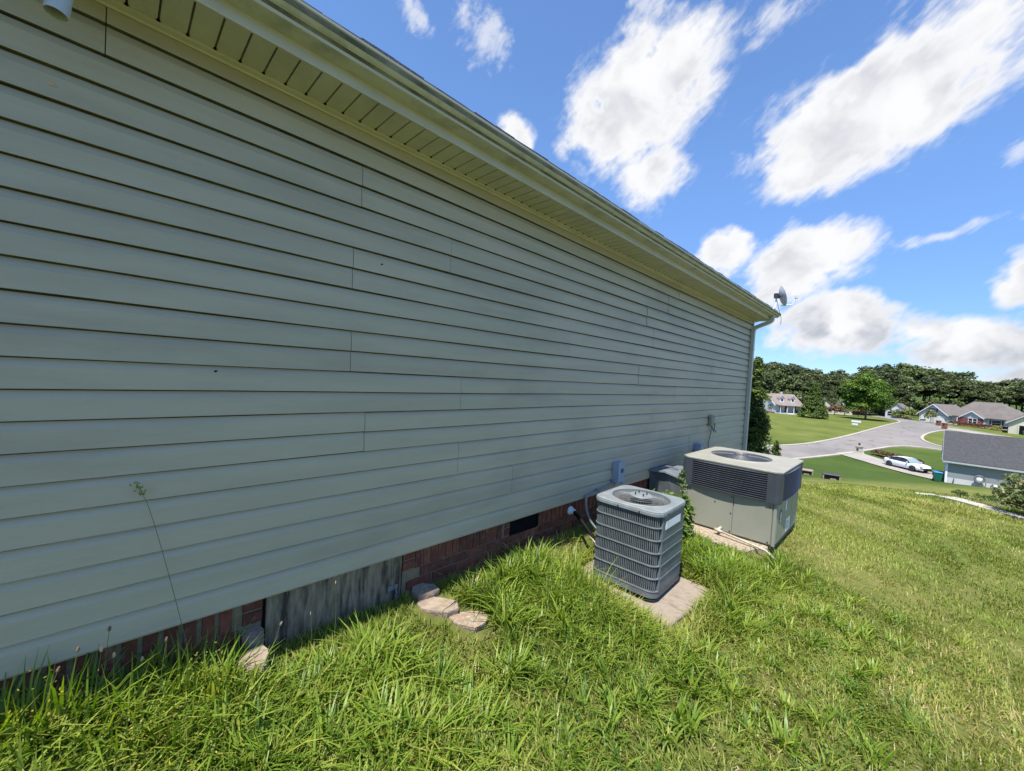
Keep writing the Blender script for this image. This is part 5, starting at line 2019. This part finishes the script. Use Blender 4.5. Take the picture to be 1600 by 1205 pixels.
def window(h, face, u, z, w, hh, at, shut=False, sill=True):
    """face 'y': on a wall facing -y at y=at; 'x': facing -x at x=at"""
    def bx(mb, u0, u1, d0, d1, z0, z1):
        if face == 'y':
            mb.box(u0, u1, at - d1, at - d0, z0, z1)
        else:
            mb.box(at - d1, at - d0, u0, u1, z0, z1)
    f = MB()
    for a, c, d_, e_ in ((u - w / 2 - .08, u - w / 2, z, z + hh), (u + w / 2, u + w / 2 + .08, z, z + hh), (u - w / 2 - .08, u + w / 2 + .08, z + hh, z + hh + .09), (u - w / 2 - .1, u + w / 2 + .1, z - .09, z),
                         (u - w / 2, u + w / 2, z + hh * .5 - .03, z + hh * .5 + .03)):
        bx(f, a, c, .003, .07, d_, e_)
    win = f.build('window', M['white'], h)
    p_ = MB()
    bx(p_, u - w / 2, u + w / 2, .002, .03, z, z + hh)
    p_.build('pane', M['glass_dark'], win)
    if shut:
        for sg in (-1, 1):
            s_ = MB()
            c_ = u + sg * (w / 2 + .28)
            bx(s_, c_ - .17, c_ + .17, .003, .06, z - .03, z + hh + .03)
            s_.build('shutter', M['shutter'], win)
    return win


# the blue grey house just below the slope
nh = local_house('neighbour_house', 'blue grey sided house with a dark shingle roof just below the slope', (5.62, 65.25, -8.10), math.atan2(-.038, 1))
w_, r_, t_ = MB(), MB(), MB()
gable(w_, r_, 0, 15, 0, 9.6, -.6, 2.62, 5.40, 'x', .30, .13, t_)
w_.build('wall', M['wall_blue'], nh)
r_.build('roof', M['roof_dark'], nh)
t_.build('trim', M['galv'], nh)
MB().box(-.03, .14, -.03, .14, -.5, 2.45).build('corner_board', M['white'], nh)
MB().box(-.04, 15.04, -.05, -.004, -.6, .12).build('foundation', M['concrete'], nh)
MB().box(-.02, 15.02, -.018, -.004, .12, .70).build('water_table', M['wall_white'], nh)
g_ = MB().prism([(-.30, 2.36), (-.42, 2.36), (-.45, 2.48), (-.30, 2.48)], -.3, 15.3, 'x')
g_.build('gutter', M['white'], nh)
window(nh, 'x', 4.8, 1.0, 1.0, 1.4, 0)
hr = thing('hose_reel', 'dark coiled hose on a white wall reel on the blue grey house', 'hose reel', (8.05, 64.97, -7.3))
for r_0, rr_ in ((.38, .045), (.30, .04), (.34, .04)):
    MB().tube([(r_0 * math.cos(k * 2 * math.pi / 20), -.10 - rr_, r_0 * math.sin(k * 2 * math.pi / 20) + .25) for k in range(21)], rr_, 6).build('hose', M['cablem'], hr)
MB().lathe([(0, 0), (.22, 0), (.22, .12), (0, .14)], (0, 0, .25), 14, Matrix(((1, 0, 0), (0, 0, -1), (0, 1, 0)))).build('drum', M['white'], hr)
lg_ = MB()
for xx in (-.35, .1, .42):
    lg_.box(xx, xx + .06, -.10, -.03, -.75, .0)
lg_.build('leg', M['cablem'], hr)
em = thing('meter_box', 'small grey meter with a white dome beside the hose reel', 'meter', (9.15, 64.92, -7.55))
MB().bbox(-.18, .18, -.14, 0, -.45, .12, .02).build('body', M['galv'], em)
MB().lathe([(0, .13), (.13, .10), (.15, 0), (0, 0)], (0, -.14, -.02), 14, Matrix(((1, 0, 0), (0, 0, -1), (0, 1, 0)))).build('dome', M['white'], em)
sp_ = thing('wall_tap', 'small grey pipe standing at the foot of the blue grey house near its corner', 'pipe', (6.25, 65.05, -8.0))
MB().tube([(0, 0, -.3), (0, 0, .62)], .045, 6).build('pipe', M['galv'], sp_)
MB().tube([(0, 0, .55), (0, -.15, .55)], .05, 6).build('spout', M['galv'], sp_)

# the bin
bn = thing('recycling_bin', 'dark green wheeled bin with a blue lid at the corner of the blue grey house', 'bin', (5.05, 65.5, tz(5.05, 65.5) + .02), R_(10))
MB().add([(-.26, -.30, .05), (.26, -.30, .05), (.26, .28, .05), (-.26, .28, .05), (-.33, -.37, .98), (.33, -.37, .98), (.33, .36, .98), (-.33, .36, .98)],
         [(0, 3, 2, 1), (4, 5, 6, 7), (0, 1, 5, 4), (1, 2, 6, 5), (2, 3, 7, 6), (3, 0, 4, 7)]).build('body', M['bin_green'], bn)
MB().bbox(-.36, .36, -.40, .40, .98, 1.10, .05).build('lid', M['bin_blue'], bn)
for sg in (-1, 1):
    MB().lathe([(0, -.04), (.13, -.04), (.13, .04), (0, .04)], (sg * .27, .30, .13), 12, Matrix(((0, 0, 1), (1, 0, 0), (0, 1, 0)))).build('wheel', M['tyre'], bn)
MB().tube([(-.25, .40, .95), (-.25, .46, .97), (.25, .46, .97), (.25, .40, .95)], .02, 6).build('handle', M['bin_green'], bn)

# the car: body lofted along its length (x forward)
car = thing('parked_car', 'white four door saloon parked on the driveway', 'car', (2.62, 72.75, 0), math.atan2(-.66, .75))
car.location.z = tz(2.62, 72.75) + .10
ST = [(-2.42, .62, .50, .70, .74), (-2.34, .80, .36, .92, .95), (-2.05, .89, .28, 1.00, 1.02), (-1.6, .92, .24, 1.00, 1.03), (-.8, .93, .22, .98, 1.00), (.3, .93, .22, .95, .97), (1.0, .93, .22, .92, .95), (1.5, .92, .24, .88, .92), (2.0, .88, .26, .80, .85), (2.30, .76, .32, .66, .72), (2.44, .55, .42, .56, .58)]
loops = []
for x, hw, zb_, zs_, zt2 in ST:
    loops.append([(x, -hw * .92, zb_), (x, -hw, zb_ + .16), (x, -hw, zs_ - .16), (x, -hw * .93, zs_), (x, -hw * .6, zt2), (x, 0, zt2 + .02), (x, hw * .6, zt2), (x, hw * .93, zs_), (x, hw, zs_ - .16), (x, hw, zb_ + .16), (x, hw * .92, zb_)])
cbm = MB()
loft(cbm, loops, cap0=True, cap1=True)
cbody = cbm.build('body', M['car_white'], car, smooth=True)
RFp = [(-1.95, .80, 1.02, .02), (-1.25, .74, 1.36, .3), (-.70, .67, 1.47, 1), (.0, .67, 1.50, 1), (.42, .68, 1.45, 1), (1.15, .80, .97, .02)]
rl_ = []
for x, hw, zz, _ in RFp:
    rl_.append([(x, -hw - .02, zz - .045), (x, -hw * .82, zz + .005), (x, 0, zz + .03), (x, hw * .82, zz + .005), (x, hw + .02, zz - .045)])
rfm = MB()
loft(rfm, rl_[1:5], closed=False)
rfm.build('roof', M['car_white'], car, smooth=True)
for nm_, i0, i1 in (('rear_window', 0, 1), ('windscreen', 4, 5)):
    wm_ = MB()
    loft(wm_, [[p for p in rl_[i0]], [p for p in rl_[i1]]], closed=False)
    wm_.build(nm_, M['glass_painted_sky'], car, smooth=True)
for sg in (-1, 1):
    up_ = [(-1.60, 1.05), (-1.18, 1.29), (-.66, 1.40), (.0, 1.43), (.40, 1.385), (1.00, 1.0)]
    lo_ = [(-1.55, .99), (-1.10, .985), (-.62, .975), (.0, .965), (.42, .955), (1.02, .94)]
    vs = [(x, sg * (.89 - .27 * (z - .95) / .45), z) for x, z in up_] + [(x, sg * .90, z) for x, z in lo_]
    MB().add(vs, [(i, i + 1, 7 + i, 6 + i) for i in range(5)]).build('side_window', M['glass_dark'], car)
    pl = MB()
    for xa in (-.95, -.02):
        pl.add([(xa, sg * .905, .95), (xa + .07, sg * .905, .95), (xa + .09, sg * .655, 1.40), (xa + .03, sg * .655, 1.40)], [(0, 1, 2, 3)])
    pl.build('pillar', M['black'], car)
    MB().bbox(.72, .88, min(sg * .93, sg * 1.06), max(sg * .93, sg * 1.06), .96, 1.07, .02).build('mirror', M['car_white'], car)
    for xa in (-1.45, 1.42):
        ryz = Matrix(((1, 0, 0), (0, 0, -sg), (0, sg, 0)))
        MB().lathe([(0, -.02), (.39, -.02), (.39, .02), (0, .02)], (xa, sg * .925, .36), 20, ryz).build('wheel_arch', M['black'], car)
        wh = MB().lathe([(0, -.16), (.30, -.16), (.33, -.12), (.33, .03), (.30, .055), (.23, .055)], (xa, sg * .895, .33), 20, ryz).build('wheel', M['tyre'], car)
        MB().lathe([(.235, .05), (.20, .02), (.08, .03), (0.001, .04)], (xa, sg * .895, .33), 10, ryz).build('rim', M['rim'], wh)
    MB().box(-2.40, -2.10, min(sg * .55, sg * .86), max(sg * .55, sg * .86), .74, .86).build('tail_light', M['light_red'], car)
    MB().box(2.12, 2.36, min(sg * .50, sg * .80), max(sg * .50, sg * .80), .62, .72).build('headlight', M['glass_dark'], car)
MB().box(2.36, 2.455, -.45, .45, .36, .52).build('grille', M['black'], car)
MB().box(-2.46, -2.36, -.7, .7, .40, .56).build('bumper', M['car_white'], car)
for i, (x, y, s) in enumerate(((-.4, 80.6, .8), (.6, 79.9, .8), (1.6, 79.3, .75), (2.6, 78.6, .7), (3.5, 78.1, .7))):
    bush(x, y, s, 'redshrub', 'low reddish brown shrub in the row beyond the white car', .62, 'reddish shrubs beyond the white car')

# brick pillar mailboxes
def brick_mailbox(x, y, w, h, label, m, lamp=False):
    o = thing('brick_mailbox', label, 'mailbox', (x, y, tz(x, y) + .02), R_(-30))
    pm = MB()
    nrow = max(4, int(h / .2))
    for k in range(nrow):
        g = .012 if k % 2 else 0
        pm.box(-w / 2 + g, w / 2 - g, -w / 2 + g, w / 2 - g, h * k / nrow - (.3 if k == 0 else 0), h * (k + 1) / nrow)
    pm.build('pillar', m, o)
    MB().add([(-w / 2 - .07, -w / 2 - .07, h), (w / 2 + .07, -w / 2 - .07, h), (w / 2 + .07, w / 2 + .07, h), (-w / 2 - .07, w / 2 + .07, h),
              (-w / 2 - .07, -w / 2 - .07, h + .07), (w / 2 + .07, -w / 2 - .07, h + .07), (w / 2 + .07, w / 2 + .07, h + .07), (-w / 2 - .07, w / 2 + .07, h + .07), (0, 0, h + .2)],
             [(0, 3, 2, 1), (0, 1, 5, 4), (1, 2, 6, 5), (2, 3, 7, 6), (3, 0, 4, 7), (4, 5, 8), (5, 6, 8), (6, 7, 8), (7, 4, 8)]).build('cap', M['concrete'], o)
    d_ = MB().prism([(-.14, h - .55), (.14, h - .55), (.14, h - .30), (.08, h - .22), (-.08, h - .22), (-.14, h - .30)], -w / 2 - .03, -w / 2 + .1, 'y')
    d_.build('letter_door', M['dark_metal'], o)
    if lamp:
        MB().tube([(0, 0, h + .18), (0, 0, h + .30)], .04, 6).build('lamp_post', M['dark_metal'], o)
        MB().lathe([(0, h + .30), (.12, h + .30), (.15, h + .48), (.17, h + .5), (.02, h + .62), (0, h + .62)], (0, 0, 0), 8).build('lantern', M['dark_metal'], o)
    return o


brick_mailbox(-2.55, 79.2, .62, 1.05, 'tan mailbox pillar with a dark lantern on top at the street end of the driveway', M['wall_cream'], True)
brick_mailbox(8.15, 152.5, .75, 1.35, 'brown brick mailbox pillar on the far side of the street, the farther of two', M['wall_brick'])
brick_mailbox(8.75, 141.6, .75, 1.45, 'brown brick mailbox pillar at the lawn corner, the nearer of two', M['wall_brick'])

# yard sign on the corner lawn
ys_ = thing('yard_sign', 'small white sign on thin legs on the corner lawn', 'sign', (-5.7, 117.3, tz(-5.7, 117.3)), R_(-15))
MB().box(-.85, .85, -.02, .02, 1.15, 1.55).build('board', M['white'], ys_)
MB().box(-.75, .35, -.025, .015, .55, .88).build('board', M['white'], ys_)
MB().tube([(-.5, 0, -.1), (-.5, 0, 1.2)], .03, 5).build('leg', M['galv'], ys_)
MB().tube([(.5, 0, -.1), (.5, 0, 1.2)], .03, 5).build('leg', M['galv'], ys_)

# storm drain inlets at the foot of the slope
for (x, y, lb, s) in ((-2.95, 52.7, 'low dark storm drain inlet at the slope foot, clear of the package unit', 1.0), (-5.45, 54.6, 'low storm drain inlet with a pale slab just beyond the package unit', 1.0)):
    di = thing('drain_inlet', lb, 'drain', (x, y, tz(x, y) + .02), R_(12))
    first = x > -4
    MB().bbox(-.75, .75, -.45, .45, .40, .52, .03).build('lid', M['dark_metal'] if first else M['concrete'], di)
    MB().box(-.68, .68, -.40, .40, -.3, .40).build('box', M['black'], di)
    for xx in (-.72, -.1, .62):
        MB().box(xx, xx + (.5 if xx == -.1 else .12), -.44, -.40, -.2, .40 if xx != -.1 else .12).build('jamb', M['concrete'], di)

# white cottage with dormers, left of the evergreen
wh_ = local_house('cottage', 'white cottage with a pinkish roof, two dormers and a front porch', (-25.1, 136.6, -5.95), math.atan2(.77, .63))
w_, r_, t_ = MB(), MB(), MB()
gable(w_, r_, 0, 8.6, 0, 7.8, .5, 2.75, 5.7, 'x', .30, .12, t_)
w_.build('wall', M['wall_white'], wh_)
ro = r_.build('roof', M['roof_pink'], wh_)
t_.build('trim', M['white'], wh_)
MB().box(-.03, 8.63, -.03, 7.83, -.8, .5).build('foundation', M['wall_brick'], wh_)
por = MB()
por.add([(-.3, -2.1, 2.50), (8.9, -2.1, 2.50), (8.9, -.3, 2.66), (-.3, -.3, 2.66), (-.3, -2.1, 2.62), (8.9, -2.1, 2.62), (8.9, -.15, 2.95), (-.3, -.15, 2.95)],
        [(0, 3, 2, 1), (4, 5, 6, 7), (0, 1, 5, 4), (1, 2, 6, 5), (2, 3, 7, 6), (3, 0, 4, 7)])
por.build('porch_roof', M['roof_pink'], wh_)
MB().box(-.1, 8.7, -1.95, -.04, -.6, .45).build('porch_floor', M['wall_white'], wh_)
for x in (.1, 2.2, 4.3, 6.4, 8.4):
    MB().box(x, x + .14, -1.9, -1.76, .45, 2.5).build('porch_post', M['white'], wh_)
stp = MB()
for k in range(3):
    stp.box(2.4, 4.2, -2.0 - .35 * (3 - k), -1.96, -.8, .30 - .25 * (2 - k))
stp.build('steps', M['white'], wh_)
for x in (2.6, 6.0):
    d_, dr_ = MB(), MB()
    gable(d_, dr_, x - .6, x + .6, .75, 3.4, 3.2, 4.55, 5.15, 'y', .15, .08)
    dm_ = d_.build('dormer', M['white'], wh_)
    dr_.build('dormer_roof', M['roof_pink'], dm_)
    MB().box(x - .32, x + .32, .70, .745, 3.75, 4.5).build('pane', M['glass_dark'], dm_)
window(wh_, 'x', 2.0, 1.1, .8, 1.5, 0, True)
window(wh_, 'x', 5.8, 1.1, .8, 1.5, 0, True)
window(wh_, 'y', 1.6, 1.1, .9, 1.4, 0)
window(wh_, 'y', 6.2, 1.1, .9, 1.4, 0)
MB().box(3.0, 3.9, -.05, -.004, .5, 2.5).build('door', M['shutter'], wh_)
MB().box(5.0, 5.5, 4.2, 4.7, 5.2, 6.4).build('chimney', M['wall_white'], ro)

# the long ranch house
ra = local_house('ranch_house', 'long white ranch house with a tan hip roof, garage gable and brick entry', (4.9, 171.3, -6.0), math.atan2(-.5, .86))
w_, r_, t_ = MB(), MB(), MB()
gable(w_, r_, 0, 6.4, -.2, 9, -.6, 2.75, 5.5, 'y', .40, .14, t_)
w_.build('wall', M['wall_white'], ra)
r_.build('roof', M['roof_tan'], ra)
t_.build('trim', M['white'], ra)
MB().box(6.4, 19.5, 1.6, 10.5, -.6, 2.75).build('wall', M['wall_white'], ra)
o_ = .45
hip = MB().add([(5.2, 1.6 - o_, 2.6), (19.5 + o_, 1.6 - o_, 2.6), (19.5 + o_, 10.5 + o_, 2.6), (5.2, 10.5 + o_, 2.6), (8.6, 6.0, 7.0), (14.0, 6.0, 7.0),
                (5.2, 1.6 - o_, 2.75), (19.5 + o_, 1.6 - o_, 2.75), (19.5 + o_, 10.5 + o_, 2.75), (5.2, 10.5 + o_, 2.75)],
               [(0, 1, 2, 3), (0, 1, 7, 6), (1, 2, 8, 7), (2, 3, 9, 8), (3, 0, 6, 9), (6, 7, 5, 4), (7, 8, 5), (8, 9, 4, 5), (9, 6, 4)])
hip.build('hip_roof', M['roof_tan'], ra)
w_, r_, t_ = MB(), MB(), MB()
gable(w_, r_, 9.0, 13.4, .4, 5, -.6, 2.7, 4.3, 'y', .3, .12, t_)
gw = w_.build('entry_gable', M['wall_white'], ra)
r_.build('gable_roof', M['roof_tan'], gw)
t_.build('trim', M['white'], gw)
MB().box(8.2, 13.5, .30, .395, -.6, 2.45).build('brick_front', M['wall_brick'], ra)
MB().box(8.4, 9.3, .22, .297, 0, 2.2).build('door', M['door_red'], ra)
MB().box(8.22, 8.38, .2, .297, 0, 2.35).build('door_frame', M['white'], ra)
for u in (11.0, 11.9):
    window(ra, 'y', u, .9, .75, 1.4, .30)
window(ra, 'y', 15.4, .9, 1.7, 1.4, 1.6, True)
window(ra, 'y', 3.2, 3.3, 1.1, 1.0, -.2, True)
for x0 in (.5, 3.5):
    gdm = MB()
    for k in range(4):
        gdm.box(x0, x0 + 2.4, -.26, -.203, .02 + k * .56, .02 + (k + 1) * .56 - .02)
    gdm.build('garage_door', M['white'], ra)
MB().box(18.2, 19.4, 1.5, 1.597, -.2, 2.5).build('panel', M['white'], ra)
w_, r_, t_ = MB(), MB(), MB()
gable(w_, r_, 19.6, 23.5, 1.0, 7, -.6, 2.5, 4.2, 'y', .3, .12, t_)
sw = w_.build('side_wing', M['wall_white'], ra)
r_.build('wing_roof', M['roof_tan'], sw)
t_.build('trim', M['white'], sw)
window(ra, 'y', 21.6, .8, 1.1, 1.4, 1.0, True)
for i in range(9):
    x, y = 11.4 + i * 1.05, 165.3 - i * .85
    bush(x, y, random.uniform(.75, 1.1), 'redshrub', 'dark red shrub along the front of the ranch house', .8, 'red shrubs in front of the ranch house')
for (x, y, s, k, lb) in ((18.4, 158.2, .8, 'yellowshrub', 'pale yellow flowering shrub at the end of the red shrubs'), (5.6, 168.2, .55, 'forest', 'small green shrub at the left of the garage doors'), (7.1, 166.9, 1.3, 'shrub', 'young tree in front of the garage gable')):
    bush(x, y, s, k, lb, s * (1.9 if lb.startswith('young') else 1))

# tan house with its garage open
ta = local_house('garage_house', 'tan gabled house with its garage door open at the edge of the view', (19.55, 151.8, -6.3), math.atan2(-.10, 1))
w_, r_, t_ = MB(), MB(), MB()
w_.prism([(0, -.6), (9.5, -.6), (9.5, 3.0), (4.75, 6.6), (0, 3.0)], 0, .3, 'y')
w_.prism([(0, -.6), (9.5, -.6), (9.5, 3.0), (4.75, 6.6), (0, 3.0)], 8.7, 9, 'y')
w_.box(0, .3, .3, 8.7, -.6, 3.0)
w_.box(9.2, 9.5, .3, 8.7, -.6, 3.0)
d2, r2 = MB(), MB()
gable(d2, r_, 0.01, 9.49, .01, 8.99, 3.0, 3.01, 6.59, 'y', .5, .14, t_)
w_.build('wall', M['wall_cream'], ta)
r_.build('roof', M['roof_tan'], ta)
t_.build('trim', M['wall_cream'], ta)
MB().box(1.6, 6.6, -.06, -.002, -.05, 2.25).build('garage_opening', M['black'], ta)
for a_, c_, z0_, z1_ in ((1.35, 1.6, -.1, 2.25), (6.6, 6.85, -.1, 2.25), (1.35, 6.85, 2.25, 2.5)):
    MB().box(a_, c_, -.10, -.002, z0_, z1_).build('door_frame', M['wall_cream'], ta)
window(ta, 'y', 4.4, 3.5, 1.0, 1.2, 0, True)
for (x, y, m_, lb) in ((22.0, 150.6, 'bin_green', 'green wheeled bin in the open garage doorway of the tan house'), (22.95, 150.3, 'teal', 'pale teal bin beside the green one at the tan house garage')):
    o = thing('wheeled_bin', lb, 'bin', (x, y, -6.3))
    MB().add([(-.33, -.36, -.1), (.33, -.36, -.1), (.33, .34, -.1), (-.33, .34, -.1), (-.42, -.45, 1.0), (.42, -.45, 1.0), (.42, .45, 1.0), (-.42, .45, 1.0)],
             [(0, 3, 2, 1), (4, 5, 6, 7), (0, 1, 5, 4), (1, 2, 6, 5), (2, 3, 7, 6), (3, 0, 4, 7)]).build('body', M[m_], o)
    MB().bbox(-.44, .44, -.48, .48, 1.0, 1.14, .05).build('lid', M[m_], o)

# houses half hidden behind the trees
for (x, y, ang, lb, wm_, rm_, sz) in ((-17.3, 168.0, 20, 'cream gabled house half hidden behind the conical evergreen', 'wall_cream', 'roof_tan', 1.0), (-13.2, 172.5, 8, 'house with a grey tan roof glimpsed left of the bright green tree', 'wall_cream', 'roof_tan', 1.0),
                                  (-.3, 178.5, -10, 'pale house glimpsed right of the bright green tree', 'wall_white', 'roof_tan', 1.0)):
    hh_ = local_house('far_house', lb, (x, y, tz(x, y) - .2), R_(ang))
    w_, r_, t_ = MB(), MB(), MB()
    gable(w_, r_, -2.6, 2.6, 0, 7, -.5, 2.7, 4.9, 'y', .3, .14)
    w_.build('wall', M[wm_], hh_)
    r_.build('roof', M[rm_], hh_)
    window(hh_, 'y', -1.6, .9, 1.0, 1.4, 0)
    window(hh_, 'y', 1.4, .9, 1.0, 1.4, 0)
for (x, y, s, k, lb) in ((-14.2, 163.0, 2.0, 'redshrub', 'reddish flowering bush right of the conical evergreen'), (-11.9, 165.0, 2.4, 'shrub', 'olive bush between the evergreen and the bright green tree'), (-8.7, 166.5, 2.0, 'redshrub', 'reddish bush left of the bright green tree'),
                         (1.4, 180.0, 2.6, 'shrub', 'big brownish green bush beyond the street bend'), (3.2, 178.5, 2.2, 'forest', 'dark bush left of the ranch garage'), (2.2, 176.4, 1.0, 'yellowshrub', 'low yellow shrub at the street bend'),
                         (.2, 178, 1.5, 'forest', 'green bush near the pale house right of the bright green tree'), (-20.0, 141.5, .8, 'forest', 'small green bush at the porch end of the white cottage')):
    bush(x, y, s, k, lb)

scene.cycles.samples = 64
